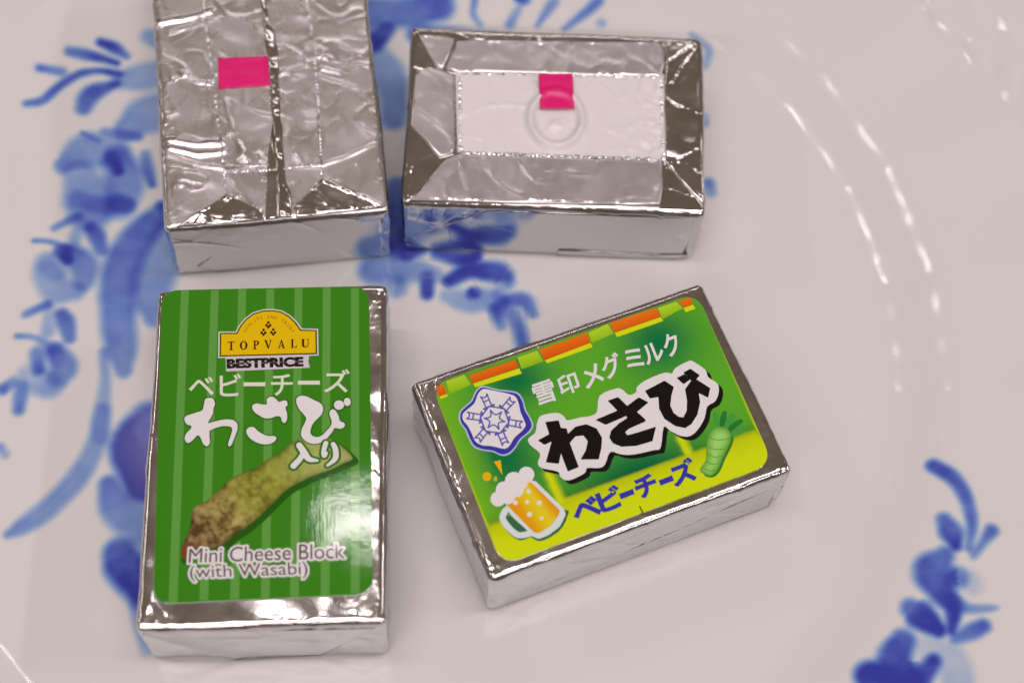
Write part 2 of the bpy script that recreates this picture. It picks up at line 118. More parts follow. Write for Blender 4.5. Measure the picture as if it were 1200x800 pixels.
  'wroot_sh': [[12.45,-5.76],[13.51,-5.53],[14.44,-6.14],[14.56,-7.18],[13.87,-8.17],[12.48,-9.38],[11.2,-10.62],[10.06,-11.04],[9.19,-10.34],[10.26,-9.03],[11.61,-6.56]],
  'wrings': [[[11.7,-6.15],[12.62,-6.87],[14.04,-7.16]],[[11.06,-7.15],[11.9,-7.92],[13.22,-8.27]],[[10.59,-7.97],[11.3,-8.73],[12.51,-8.94]],[[10.05,-8.87],[10.71,-9.49],[11.67,-9.74]],[[9.41,-9.49],[10.15,-10.22],[11.01,-10.3]]],
  'wrings_w': 0.123,
  'wleaves': [[[[13.29,-5.5],[13.53,-4.59],[13.72,-3.65]],[0.443,0.639,0.541]],[[[13.65,-5.64],[14.31,-4.63],[14.88,-3.89]],[0.443,0.737,0.541]],[[[14.06,-5.79],[15.02,-5.02],[15.72,-4.53]],[0.492,0.787,0.639]],[[[14.29,-6.25],[15.38,-5.79],[16.28,-5.58]],[0.443,0.688,0.541]],[[[14.25,-6.86],[15.35,-6.66],[16.29,-6.59]],[0.443,0.639,0.541]]],
  'tick': [[[0.3,-11.28],[0.33,-12.16]]],
  'ybound': [[-17.42,-7.03],[18.15,-7.32]],
  'ystrips': [[[-8.35,-3.59],[-8.31,-7.02]],[[8.48,-4.93],[8.54,-6.94]]],
  'dark': [[[-7.63,9.15],4.01,3.07],[[-12.48,0.26],4.01,6.14],[[11.13,7.78],4.25,4.01],[[1.78,-7.17],8.26,3.54],[[-4.92,-8.47],3.54,1.65]],
  'edge': [[-17.43,12.37],[-17.81,-12.2]],
}
ART_A = {
  'tape': [[-6.26,3.04],[0.84,2.67],[0.73,-2.02],[-6.42,-1.86]],
  'seam': [[-0.04,15.69],[0.12,12.15],[0.33,6.36],[0.44,0.69],[0.46,-7.59],[0.45,-14.58],[0.37,-22.62]],
  'lline': [[-8.0,16.46],[-7.7,12.91],[-7.51,7.13],[-7.0,-1.36],[-6.65,-9.58],[-6.42,-13.88],[-6.28,-18.1]],
  'rline': [[6.08,15.09],[6.2,11.56],[6.44,5.76],[6.53,-4.37],[6.16,-15.16],[6.11,-17.01]],
  'hline': [[-6.32,-14.52],[-0.65,-14.78],[6.21,-14.53]],
  'ltri': [[-12.74,-21.98],[-6.27,-17.84],[-4.08,-18.95],[-1.84,-20.64],[-1.66,-22.1]],
  'rtri': [[2.13,-20.63],[4.55,-18.43],[6.13,-16.85],[9.96,-18.98],[13.71,-21.82],[7.9,-21.95],[2.47,-22.22]],
  'creases': [[[-13.99,9.6],[-10.44,10.0],[-6.62,10.78]],[[-12.41,7.9],[-6.69,9.34]],[[-13.32,-8.8],[-9.95,-9.79],[-6.3,-10.05]],[[-13.14,-10.0],[-9.57,-11.43],[-6.15,-11.35]],[[-13.41,-11.04],[-9.64,-13.02],[-6.5,-13.76]],[[-11.28,1.57],[-9.04,-0.32],[-6.97,-0.8]],[[5.98,-14.61],[9.49,-13.63],[13.32,-12.04]],[[6.46,4.04],[8.03,3.04]],[[6.8,2.31],[8.65,1.84]],[[7.35,0.28],[9.64,-0.51]],[[1.68,-0.27],[5.04,0.79],[6.5,1.49]],[[-5.5,-3.71],[-4.86,-8.68],[-3.67,-12.03]],[[-1.86,-12.21],[-0.6,-13.94]],[[-5.84,-18.14],[-12.27,-21.42]],[[6.26,-16.87],[13.19,-21.14]]],
  'serr': [[[-6.42,-17.3],[-4.08,-18.95],[-1.71,-20.75]],[[2.13,-20.63],[4.55,-18.43],[6.13,-16.85]],[[-6.32,-14.52],[-0.65,-14.78],[6.21,-14.53]]],
}
ART_B = {
  'panel': [[-13.56,6.75],[14.49,7.54],[14.58,-6.51],[-12.75,-6.62]],
  'panel_in': [[-12.97,6.2],[14.03,6.83],[14.28,-5.92],[-12.43,-6.11]],
  'top_flap': [[-13.88,11.56],[14.19,12.47],[14.52,9.92],[14.12,6.94],[2.64,6.61],[-5.35,6.66],[-12.97,6.35],[-14.85,6.74],[-14.72,8.01],[-13.91,10.17]],
  'top_tri': [[-19.1,12.38],[-13.45,12.01],[-14.74,8.54],[-15.38,6.71],[-16.49,7.93]],
  'bottom_flap': [[-12.77,-6.07],[14.28,-5.97],[14.1,-9.62],[13.72,-12.89],[-18.73,-13.52],[-17.61,-12.0],[-14.55,-7.2]],
  'left_flap': [[-19.06,5.81],[-16.91,7.38],[-14.2,6.14],[-13.48,5.7],[-13.21,-3.82],[-13.38,-6.1],[-15.09,-6.73],[-17.1,-4.2],[-19.11,-2.16]],
  'right_flap': [[14.82,12.5],[18.33,12.67],[19.13,12.17],[19.41,-12.55],[15.26,-7.18],[14.49,-6.11],[14.41,1.01]],
  'tab': [[-2.42,6.32],[2.11,6.54],[2.43,1.08],[-2.14,0.87]],
  'tabmid': [[-2.37,3.76],[2.31,3.67]],
  'ring': [[0.07,-0.41]],
  'ringpt': [[3.8,-0.24],[0.01,4.08]],
  'pcreases': [[[-12.04,1.45],[-8.31,1.41],[-3.92,1.62]],[[-3.93,6.31],[-2.2,3.77]],[[7.53,-1.46],[9.73,-1.15],[12.36,-1.24]],[[8.63,1.26],[10.62,1.46]],[[9.53,4.68],[9.96,2.88],[8.64,3.6]],[[9.28,-2.55],[10.38,-2.75],[9.06,-4.84]],[[11.04,-2.22],[12.33,-4.19]],[[10.18,2.37],[13.72,2.53]],[[-0.8,-0.71],[0.1,-2.46],[1.2,-3.17]],[[9.5,-4.32],[10.59,-4.77]]],
  'fcreases': [[[14.68,8.87],[19.0,12.38]],[[15.53,5.74],[18.99,11.74]],[[18.67,-4.41],[14.92,-6.79]],[[13.14,-10.65],[13.64,-12.6]],[[-12.63,-6.57],[-11.38,-11.23]],[[14.27,12.05],[14.92,6.77]]],
}
PLATE_STROKES = [
  [[[-70.27,30.16],[-68.19,31.02],[-66.38,33.41],[-64.15,35.64],[-61.31,36.67],[-58.23,36.34]],[0.7,1.09,1.17,1.09,0.94,0.86],0.75],
  [[[-69.28,35.81],[-66.27,35.88]],[1.02,1.17],0.6],
  [[[-65.71,39.09],[-62.46,38.95],[-58.92,38.17]],[1.17,1.56,0.78],0.8],
  [[[-61.73,41.3],[-59.7,40.58],[-57.8,39.41]],[1.17,1.64,0.86],0.8],
  [[[-62.29,30.49],[-61.57,32.77],[-58.36,34.86]],[2.34,2.73,0.94],0.75],
  [[[-57.73,35.59],[-54.83,36.32],[-51.99,37.49]],[3.12,4.3,4.3],0.33],
  [[[-55.16,43.08],[-52.69,41.95]],[2.34,2.34],0.4],
  [[[-55.68,27.84],[-53.76,29.77],[-51.09,31.79]],[3.52,5.86,5.08],0.38],
  [[[-58.69,26.9],[-56.6,26.67],[-53.97,26.48]],[1.17,1.56,1.17],0.5],
  [[[-63.39,21.08],[-60.87,23.46],[-57.23,23.8]],[2.34,5.47,4.69],0.42],
  [[[-61.36,20.0],[-59.33,16.81],[-58.54,14.38]],[3.91,6.64,5.86],0.42],
  [[[-56.29,22.61],[-54.64,19.36],[-54.73,15.57]],[4.3,5.08,4.3],0.5],
  [[[-57.09,22.96],[-55.82,20.94]],[1.76,1.37],0.95],
  [[[-61.76,26.39],[-59.34,25.32]],[0.47,0.47],0.5],
  [[[-52.61,23.81],[-51.84,21.32],[-50.96,19.28]],[1.41,1.56,1.09],0.6],
  [[[-49.35,16.08],[-47.36,15.01]],[1.17,1.95],0.5],
  [[[-60.58,15.99],[-57.33,15.4],[-53.84,15.72]],[2.53,2.53,2.11],0.45],
  [[[-55.27,16.04],[-54.23,15.69]],[2.53,2.53],0.6],
  [[[-62.87,11.3],[-60.11,13.34]],[0.84,1.18],0.6],
  [[[-58.07,11.75],[-57.07,10.51],[-56.15,8.61]],[1.69,2.32,1.69],0.7],
  [[[-59.57,12.5],[-59.87,9.81]],[1.69,1.69],0.28],
  [[[-65.19,9.09],[-62.85,9.09],[-60.36,8.22]],[0.51,0.59,0.84],0.6],
  [[[-62.55,4.31],[-60.83,2.31],[-58.49,2.09]],[3.8,4.22,2.53],0.35],
  [[[-59.86,7.61],[-58.03,6.03],[-57.65,3.89]],[2.95,3.8,2.95],0.55],
  [[[-61.28,7.91],[-60.28,6.69]],[2.11,1.27],0.9],
  [[[-63.06,6.0],[-61.68,4.82]],[2.95,2.95],0.3],
  [[[-64.27,-1.85],[-61.73,-0.13]],[0.93,1.1],0.6],
  [[[-59.58,-1.42],[-58.79,-2.62],[-58.04,-4.66]],[1.69,2.32,1.52],0.65],
  [[[-61.16,-1.14],[-60.99,-4.09]],[1.69,1.69],0.28],
  [[[-64.79,-5.06],[-62.52,-5.06],[-59.6,-6.47]],[0.51,0.59,1.69],0.5],
  [[[-61.81,-10.8],[-59.44,-11.41]],[3.8,3.8],0.3],
  [[[-59.53,-6.88],[-58.04,-8.82],[-58.34,-10.29]],[2.53,3.37,2.95],0.55],
  [[[-61.72,-7.29],[-61.11,-9.51]],[1.9,1.52],0.6],
  [[[-65.18,-12.74],[-64.09,-11.62]],[1.27,1.18],0.55],
  [[[-62.87,-12.12],[-62.62,-15.35]],[1.52,1.52],0.55],
  [[[-48.66,15.31],[-51.5,11.03],[-52.93,5.63],[-52.31,-0.34],[-51.1,-5.29],[-50.18,-8.53]],[2.95,4.64,5.06,4.64,4.01,2.11],0.58],
  [[[-47.01,12.33],[-48.46,4.3],[-47.34,-0.31]],[5.48,5.48,3.37],0.42],
  [[[-53.2,-6.31],[-52.31,-10.37],[-51.99,-14.41],[-51.56,-17.98]],[1.27,1.27,2.02,2.19],0.33],
  [[[-51.96,-14.44],[-51.97,-18.24],[-53.09,-23.02],[-56.11,-27.88],[-58.99,-30.84],[-60.67,-32.11]],[1.9,2.25,2.6,2.6,2.1,1.0],0.42],
  [[[-63.99,-20.71],[-63.16,-21.57]],[1.0,1.0],0.4],
  [[[-45.64,-15.31],[-46.98,-19.22],[-44.72,-23.68]],[5.0,6.0,5.0],1.0],
  [[[-49.35,-24.54],[-47.54,-27.59],[-43.28,-29.94]],[2.5,4.5,5.0],0.5],
  [[[-46.57,-33.36],[-45.43,-35.04],[-42.43,-37.87]],[4.0,5.0,4.5],0.85],
  [[[-43.19,-39.68],[-41.25,-45.1]],[2.0,1.5],0.35],
  [[[-26.47,50.02],[-20.26,50.63],[-14.81,52.37]],[5.33,5.0,5.0],0.6],
  [[[-23.31,45.19],[-21.61,47.72]],[3.0,2.33],0.85],
  [[[-22.37,42.55],[-20.48,40.02],[-19.41,35.92],[-19.11,32.93]],[4.0,4.67,3.67,3.33],0.4],
  [[[-9.39,54.92],[-9.45,51.7],[-8.31,49.82]],[0.8,0.8,0.8],0.5],
  [[[-2.94,53.14],[-4.05,50.24]],[1.0,1.33],0.4],
  [[[-2.76,55.17],[-2.4,54.8]],[2.0,2.0],0.9],
  [[[2.09,54.84],[1.06,52.73],[-0.1,50.43]],[1.47,1.2,0.53],0.5],
  [[[8.54,55.48],[5.73,52.2],[3.87,50.22]],[1.47,1.2,0.67],0.55],
  [[[9.07,51.73]],[1.33],0.3],
  [[[-16.98,47.38],[-5.09,46.58]],[3.33,4.0],0.5],
  [[[-17.66,22.3],[-17.14,17.17],[-16.66,12.48]],[2.41,2.75,2.75],0.7],
  [[[-19.32,9.01],[-14.6,9.44],[-11.08,9.05]],[4.12,3.78,2.06],0.42],
  [[[-16.24,6.81]],[3.09],0.35],
  [[[-15.17,11.9],[-13.66,12.76]],[2.06,2.06],0.9],
  [[[-11.06,12.28],[-7.5,11.71],[-5.65,12.42]],[1.72,2.06,1.37],0.9],
  [[[-14.46,14.49],[-9.8,16.02],[-4.99,16.1]],[4.12,4.12,3.78],0.7],
  [[[-12.14,8.6],[-11.91,6.14]],[1.72,1.58],0.8],
  [[[-9.11,8.34],[-6.1,10.22],[-2.61,10.19],[-1.63,9.92]],[1.72,2.41,3.09,2.06],0.85],
  [[[-9.22,6.04],[-6.35,5.59],[-3.25,6.23]],[1.72,3.44,2.75],0.36],
  [[[-5.66,6.78]],[1.55],0.95],
  [[[-1.55,8.86]],[2.41],0.4],
  [[[-1.04,6.25],[1.17,6.28],[2.4,4.46]],[1.72,2.27,1.37],0.65],
  [[[-2.23,5.27],[-0.25,4.05],[0.84,2.06],[1.48,-0.3]],[1.37,1.92,1.92,1.72],0.6],
  [[[-2.64,4.53],[-1.69,2.35]],[1.58,1.24],0.65],
  [[[-2.36,7.01],[-1.63,5.67]],[1.37,1.37],0.45],
  [[[55.18,-13.63],[57.57,-15.38],[59.09,-18.26],[59.58,-21.63],[59.07,-24.62]],[1.59,1.87,1.59,1.22,0.75],0.7],
  [[[56.18,-21.08],[56.93,-22.7],[57.48,-24.34]],[1.87,2.91,1.41],0.75],
  [[[61.97,-22.06],[60.91,-23.63],[59.63,-25.49]],[1.5,1.12,0.75],0.6],
  [[[56.03,-25.72],[54.58,-27.92],[55.5,-30.31],[56.81,-32.64],[56.52,-35.49]],[2.34,4.69,3.52,2.11,0.94],0.8],
  [[[57.54,-28.49]],[2.58],0.65],
  [[[59.1,-29.18]],[2.81],0.12],
  [[[57.03,-31.81],[58.98,-32.46],[62.14,-32.11]],[1.87,1.12,0.47],0.5],
  [[[51.68,-32.87],[52.65,-33.6],[54.96,-35.42]],[2.34,3.66,1.87],0.85],
  [[[60.47,-34.56],[58.87,-35.5],[56.88,-36.46]],[1.59,1.87,1.12],0.65],
  [[[50.61,-37.19],[49.59,-39.66],[50.89,-42.3]],[2.81,4.22,4.69],0.85],
  [[[54.26,-39.46],[52.85,-41.35],[52.05,-42.59]],[1.69,2.34,2.81],0.8],
  [[[54.1,-38.09],[56.39,-39.48],[57.08,-42.18]],[3.75,4.22,3.75],0.18],
  [[[46.65,-41.87],[47.4,-43.76]],[3.75,4.22],0.85],
  [[[49.69,-44.73],[51.53,-48.43]],[5.62,4.69],0.7],
  [[[22.25,50.86],[24.79,48.52],[24.24,45.89]],[0.5,0.88,1.12],0.35],
  [[[24.48,37.27],[24.63,36.22]],[1.0,1.0],0.4],
  [[[25.5,26.56],[25.77,25.22]],[1.5,1.5],0.45],
]

BLOCKS = {   # base centre (m), turn, width x length x height (mm)
    'A': (-0.03549, 0.03021, 0.19588, 28.9, 44.4, 12.7),
    'B': (0.00336, 0.02722, 0.04979, 39.5, 27.5, 12.55),
    'C': (-0.02837, -0.0228, 0.09964, 28.9, 44.3, 12.6),
    'D': (0.01165, -0.0162, 0.45062, 39.4, 27.2, 12.49),
}
# one cheese is a little higher along two of its edges
TOP_SLOPE = {'A': (0, 0), 'B': (0, 0), 'C': (.045, -.027), 'D': (0, 0)}

# ------------------------------------------------------------------ small maths
def lin(c):
    c = c / 255.0
    return c / 12.92 if c <= 0.04045 else ((c + 0.055) / 1.055) ** 2.4

def ink(r, g, b):
    """printed colour under the pinkish room light"""
    return (min(lin(r) / 0.80, .88), min(lin(g) / 0.69, .88), min(lin(b) / 0.66, .88), 1.0)

_rng = np.random.RandomState(7)
_perm = _rng.permutation(512)
_perm = np.concatenate([_perm, _perm, _perm])
_grad = _rng.normal(size=(512, 3))
_grad /= np.linalg.norm(_grad, axis=1)[:, None]

def perlin(p):
    p = np.asarray(p, float)
    i = np.floor(p).astype(int)
    f = p - i
    u = f * f * f * (f * (f * 6 - 15) + 10)
    out = 0
    for dx in (0, 1):
        for dy in (0, 1):
            for dz in (0, 1):
                h = _perm[(_perm[(_perm[(i[:, 0] + dx) & 511] + i[:, 1] + dy) & 511] + i[:, 2] + dz) & 511]
                g = _grad[h & 511]
                dot = g[:, 0] * (f[:, 0] - dx) + g[:, 1] * (f[:, 1] - dy) + g[:, 2] * (f[:, 2] - dz)
                w = (u[:, 0] if dx else 1 - u[:, 0]) * (u[:, 1] if dy else 1 - u[:, 1]) * (u[:, 2] if dz else 1 - u[:, 2])
                out = out + dot * w
    return out * 1.5

def noise2(x, y, s, seed):
    return perlin(np.stack([x / s + seed * 7.31, y / s + seed * 3.17, np.full_like(x, seed * 1.713 + .37)], 1))

def ridged(x, y, s, seed):
    return 1 - np.abs(noise2(x, y, s, seed)) * 2

def crease(x, y, s, seed):
    """sharp ridges with flats between"""
    return np.clip(ridged(x, y, s, seed), 0, 1) ** 9

def catmull(pts, n=6, closed=False):
    P = [np.array(p, float) for p in pts]
    m = len(P)
    if m < 3 and not closed:
        return [P[0] + (P[-1] - P[0]) * t for t in np.linspace(0, 1, n + 1)]
    out = []
    for i in range(m if closed else m - 1):
        a, b, c, d = (P[(i + k) % m] if closed else P[min(max(i + k, 0), m - 1)] for k in (-1, 0, 1, 2))
        for t in np.linspace(0, 1, n, endpoint=False):
            out.append(.5 * (2 * b + (c - a) * t + (2 * a - 5 * b + 4 * c - d) * t * t + (3 * b - a - 3 * c + d) * t ** 3))
    if not closed:
        out.append(P[-1])
    return out

def smooth_poly(pts, n=5):
    return [tuple(p) for p in catmull(pts, n, True)]

def round_poly(pts, r, n=8):
    out = []
    m = len(pts)
    for i in range(m):
        a, b, c = (np.array(pts[(i + k) % m], float) for k in (-1, 0, 1))
        u = (a - b) / np.linalg.norm(a - b)
        v = (c - b) / np.linalg.norm(c - b)
        for t in np.linspace(0, 1, n):
            out.append(tuple((1 - t) ** 2 * (b + u * r) + 2 * t * (1 - t) * b + t * t * (b + v * r)))
    return out

def area2(poly):
    P = np.array(poly)
    return np.sum(P[:, 0] * np.roll(P[:, 1], -1) - P[:, 1] * np.roll(P[:, 0], -1))

def grow_poly(poly, d):
    P = np.array(poly, float)
    s = 1 if area2(poly) > 0 else -1
    a = P - np.roll(P, 1, 0)
    b = np.roll(P, -1, 0) - P
    na = np.stack([a[:, 1], -a[:, 0]], 1) / np.linalg.norm(a, axis=1)[:, None]
    nb = np.stack([b[:, 1], -b[:, 0]], 1) / np.linalg.norm(b, axis=1)[:, None]
    n = na + nb
    n /= np.maximum((n * n).sum(1)[:, None] / 2, .5)
    return [tuple(v) for v in P + s * n * d]

def stroke_poly(pts, widths, n=8):
    if not isinstance(widths, (list, tuple)):
        widths = [widths] * len(pts)
    C = np.array(catmull([(p[0], p[1], w) for p, w in zip(pts, widths)], n))
    T = np.gradient(C[:, :2], axis=0)
    T /= np.maximum(np.linalg.norm(T, axis=1), 1e-9)[:, None]
    N = np.stack([-T[:, 1], T[:, 0]], 1)
    h = C[:, 2:3] / 2
    L = C[:, :2] + N * h
    R = C[:, :2] - N * h
    def cap(c, t, nn, r):
        return [c + r * (nn * math.cos(a) + t * math.sin(a)) for a in np.linspace(0, math.pi, 7)[1:-1]]
    out = list(L) + cap(C[-1, :2], T[-1], N[-1], C[-1, 2] / 2) + list(R[::-1]) + cap(C[0, :2], -T[0], -N[0], C[0, 2] / 2)
    return [tuple(p) for p in out]

def inside(poly, x, y):
    P = np.array(poly)
    res = np.zeros(len(x), bool)
    for (x0, y0), (x1, y1) in zip(P, np.roll(P, -1, 0)):
        c = (y0 > y) != (y1 > y)
        with np.errstate(divide='ignore', invalid='ignore'):
            res ^= c & (x < (x1 - x0) * (y - y0) / (y1 - y0) + x0)
    return res

def seg_dist(x, y, pts, with_t=False):
    """distance to a polyline (and running parameter)"""
    best = np.full(len(x), 1e9)
    tt = np.zeros(len(x))
    P = np.array(pts, float)
    m = len(P) - 1
    for i in range(m):
        a, b = P[i], P[i + 1]
        d = b - a
        L = max(d @ d, 1e-12)
        t = np.clip(((x - a[0]) * d[0] + (y - a[1]) * d[1]) / L, 0, 1)
        r = np.hypot(x - a[0] - t * d[0], y - a[1] - t * d[1])
        k = r < best
        best[k] = r[k]
        tt[k] = (i + t[k]) / m
    return (best, tt) if with_t else best

def fill(polys, step=None):
    """triangulate the union of outlines; an inner grid of points where a step is given"""
    pts, faces = [], []
    for poly in polys:
        if area2(poly) < 0:
            poly = poly[::-1]
        faces.append(list(range(len(pts), len(pts) + len(poly))))
        pts += [tuple(p) for p in poly]
    if step:
        A = np.array(pts)
        lo, hi = A.min(0), A.max(0)
        gx, gy = np.meshgrid(np.arange(lo[0], hi[0], step), np.arange(lo[1], hi[1], step))
        gx = gx.ravel() + (np.arange(gx.size) * .618 % 1 - .5) * step * .15
        gy = gy.ravel() + (np.arange(gy.size) * .414 % 1 - .5) * step * .15
        k = np.zeros(gx.size, bool)
        near = np.full(gx.size, 1e9)
        for poly in polys:
            k |= inside(poly, gx, gy)
            near = np.minimum(near, seg_dist(gx, gy, list(poly) + [poly[0]]))
        k &= near > step * .45
        pts += list(zip(gx[k].tolist(), gy[k].tolist()))
    v, e, f, *_ = delaunay_2d_cdt([Vector(p) for p in pts], [], faces, 1, 1e-5)
    V = np.array([(a.x, a.y) for a in v])
    F = []
    for t in f:
        a, b, c = V[t[0]], V[t[1]], V[t[2]]
        F.append(list(t) if (b[0] - a[0]) * (c[1] - a[1]) - (b[1] - a[1]) * (c[0] - a[0]) > 0 else list(t)[::-1])
    return V, F

# ------------------------------------------------------------------ scene helpers
def tag(o, label=None, cat=None, group=None, kind=None):
    if label: o['label'] = label
    if cat: o['category'] = cat
    if group: o['group'] = group
    if kind: o['kind'] = kind
    return o

def mesh_obj(name, V, F, mats, parent=None, smooth=True, colors=None, mat_idx=None):
    me = bpy.data.meshes.new(name)
    V = np.asarray(V, float) * MM
    me.from_pydata(V.tolist(), [], F)
    for m in (mats if isinstance(mats, list) else [mats]):
        me.materials.append(m)
    if colors is not None:
        at = me.color_attributes.new('paint', 'FLOAT_COLOR', 'POINT')
        at.data.foreach_set('color', np.asarray(colors, np.float32).ravel())
    if mat_idx is not None:
        me.polygons.foreach_set('material_index', np.asarray(mat_idx, np.int32))
    me.polygons.foreach_set('use_smooth', [smooth] * len(me.polygons))
    me.update()
    o = bpy.data.objects.new(name, me)
    col.objects.link(o)
    if parent:
        o.parent = parent
    return o

# ------------------------------------------------------------------ materials
def new_mat(name):
    m = bpy.data.materials.new(name)
    m.use_nodes = True
    nt = m.node_tree
    return m, nt, nt.nodes['Principled BSDF']

def add_noise(nt, scale, detail=3.0, rough=.55, stretch=None, kind='FBM'):
    tc = nt.nodes.new('ShaderNodeTexCoord')
    n = nt.nodes.new('ShaderNodeTexNoise')
    n.noise_type = kind
    n.inputs['Scale'].default_value = scale
    n.inputs['Detail'].default_value = detail
    n.inputs['Roughness'].default_value = rough
    src = tc.outputs['Object']
    if stretch:
        mp = nt.nodes.new('ShaderNodeMapping')
        mp.inputs['Scale'].default_value = stretch
        nt.links.new(src, mp.inputs['Vector'])
        src = mp.outputs['Vector']
    nt.links.new(src, n.inputs['Vector'])
    return n.outputs['Fac']

def add_bump(nt, bsdf, layers):
    prev = None
    for height, strength, dist in layers:
        b = nt.nodes.new('ShaderNodeBump')
        b.inputs['Strength'].default_value = strength
        b.inputs['Distance'].default_value = dist
        nt.links.new(height, b.inputs['Height'])
        if prev:
            nt.links.new(prev, b.inputs['Normal'])
        prev = b.outputs['Normal']
    nt.links.new(prev, bsdf.inputs['Normal'])

def ramp(nt, fac, lo, hi):
    r = nt.nodes.new('ShaderNodeMapRange')
    r.inputs['From Min'].default_value = .3
    r.inputs['From Max'].default_value = .7
    r.inputs['To Min'].default_value = lo
    r.inputs['To Max'].default_value = hi
    nt.links.new(fac, r.inputs['Value'])
    return r.outputs['Result']

def foil(name, base, r0, r1, wave, crinkle, grain, patch=380, fold=260):
    m, nt, b = new_mat(name)
    b.inputs['Base Color'].default_value = (*base, 1)
    b.inputs['Metallic'].default_value = 1.0
    nt.links.new(ramp(nt, add_noise(nt, patch, 2), r0, r1), b.inputs['Roughness'])
    add_bump(nt, b, [(add_noise(nt, 170, 2), .6, wave), (add_noise(nt, fold, 4, .6, None, 'RIDGED_MULTIFRACTAL'), .7, crinkle), (add_noise(nt, 4200, 2), .5, grain)])
    return m

M = {}
M['foil_gloss'] = foil('foil_gloss', (.82, .79, .77), .10, .17, .00003, .000012, .0000015)
M['foil_side'] = foil('foil_side', (.60, .60, .61), .10, .18, .00006, .000030, .0000012)  # same foil, base darkened to stand for the shaded plate it mirrors
M['foil_matte'] = foil('foil_matte', (.86, .83, .83), .23, .31, .00004, .000024, .0000055, 160, 420)
M['foil_satin'] = foil('foil_satin', (.84, .82, .83), .27, .33, .00003, .000016, .0000060, 200, 420)

def paper(name, c, rough=.5, wave=.00006):
    m, nt, b = new_mat(name)
    b.inputs['Base Color'].default_value = c
    b.inputs['Roughness'].default_value = rough
    add_bump(nt, b, [(add_noise(nt, 250, 3), .5, wave), (add_noise(nt, 5000, 2), .4, .000003)])
    return m

def printed(name, c=None, rough=.05):
    """ink on the glossy label film; all of it shares one gentle waviness"""
    m, nt, b = new_mat(name)
    if c is None:
        a = nt.nodes.new('ShaderNodeVertexColor')
        a.layer_name = 'paint'
        nt.links.new(a.outputs['Color'], b.inputs['Base Color'])
    else:
        b.inputs['Base Color'].default_value = c
    b.inputs['Roughness'].default_value = rough
    b.inputs['Specular IOR Level'].default_value = .5
    add_bump(nt, b, [(add_noise(nt, 85, 1), .5, .00016), (add_noise(nt, 900, 3), .5, .000006), (add_noise(nt, 3500, 2, .5, (1, .12, 1)), .5, .000003)])
    return m

def INK(key, *rgb):
    if key not in M:
        M[key] = printed(key, ink(*rgb) if rgb else None)
    return M[key]

M['white_paper'] = paper('white_paper', (.86, .84, .83, 1), .30)
m, nt, b = new_mat('pink_tape')
b.inputs['Base Color'].default_value = (.86, .006, .20, 1)
b.inputs['Roughness'].default_value = .3
add_bump(nt, b, [(add_noise(nt, 300, 2), .5, .00006)])
M['pink_tape'] = m

# ------------------------------------------------------------------ the plate
PC = np.array([-14.0, -1.5])
N_FLUTE = 26

def plate_z(r, th):
    """top surface of the plate: shallow well, fluted wall, broad rim with a raised scalloped border"""
    fl = np.cos(N_FLUTE * th + .6)
    lob = -np.abs(np.sin(N_FLUTE * .5 * th + .3)) * 2 + 1
    z = 0.00012 * r * r - .28
    r0 = 62.5 + .22 * lob
    t = np.clip((r - r0) / 11.5, 0, 1)
    z = z + 2.3 * t * t * (3 - 2 * t)
    k = np.clip((r - r0) / 8, 0, 1) * np.clip((112 - r) / 20, 0, 1)
    z = z + .016 * np.clip((r - r0) / 3, 0, 1) * np.clip((76 - r) / 3, 0, 1) * np.cos(60 * th + 2 * np.sin(5 * th))
    z = z + k * (.015 + .12 * np.clip((r - 76) / 6, 0, 1)) * lob + .03 * k * fl
    z = z + np.clip(r - 74, 0, 100) * .06
    edge = 90 + 1.2 * np.cos(13 * th + 1.0)
    s = np.clip((r - edge) / 2.4, 0, 1)
    z = z +   .40 * s * s * (3 - 2 * s)
    rel = np.clip((r - edge) / 2, 0, 1) * np.clip((111 - r) / 4, 0, 1)
    z = z + rel * .22 * np.cos(r * 1.1 + 2 * np.cos(13 * th + 1)) * np.cos(52 * th)
    return z

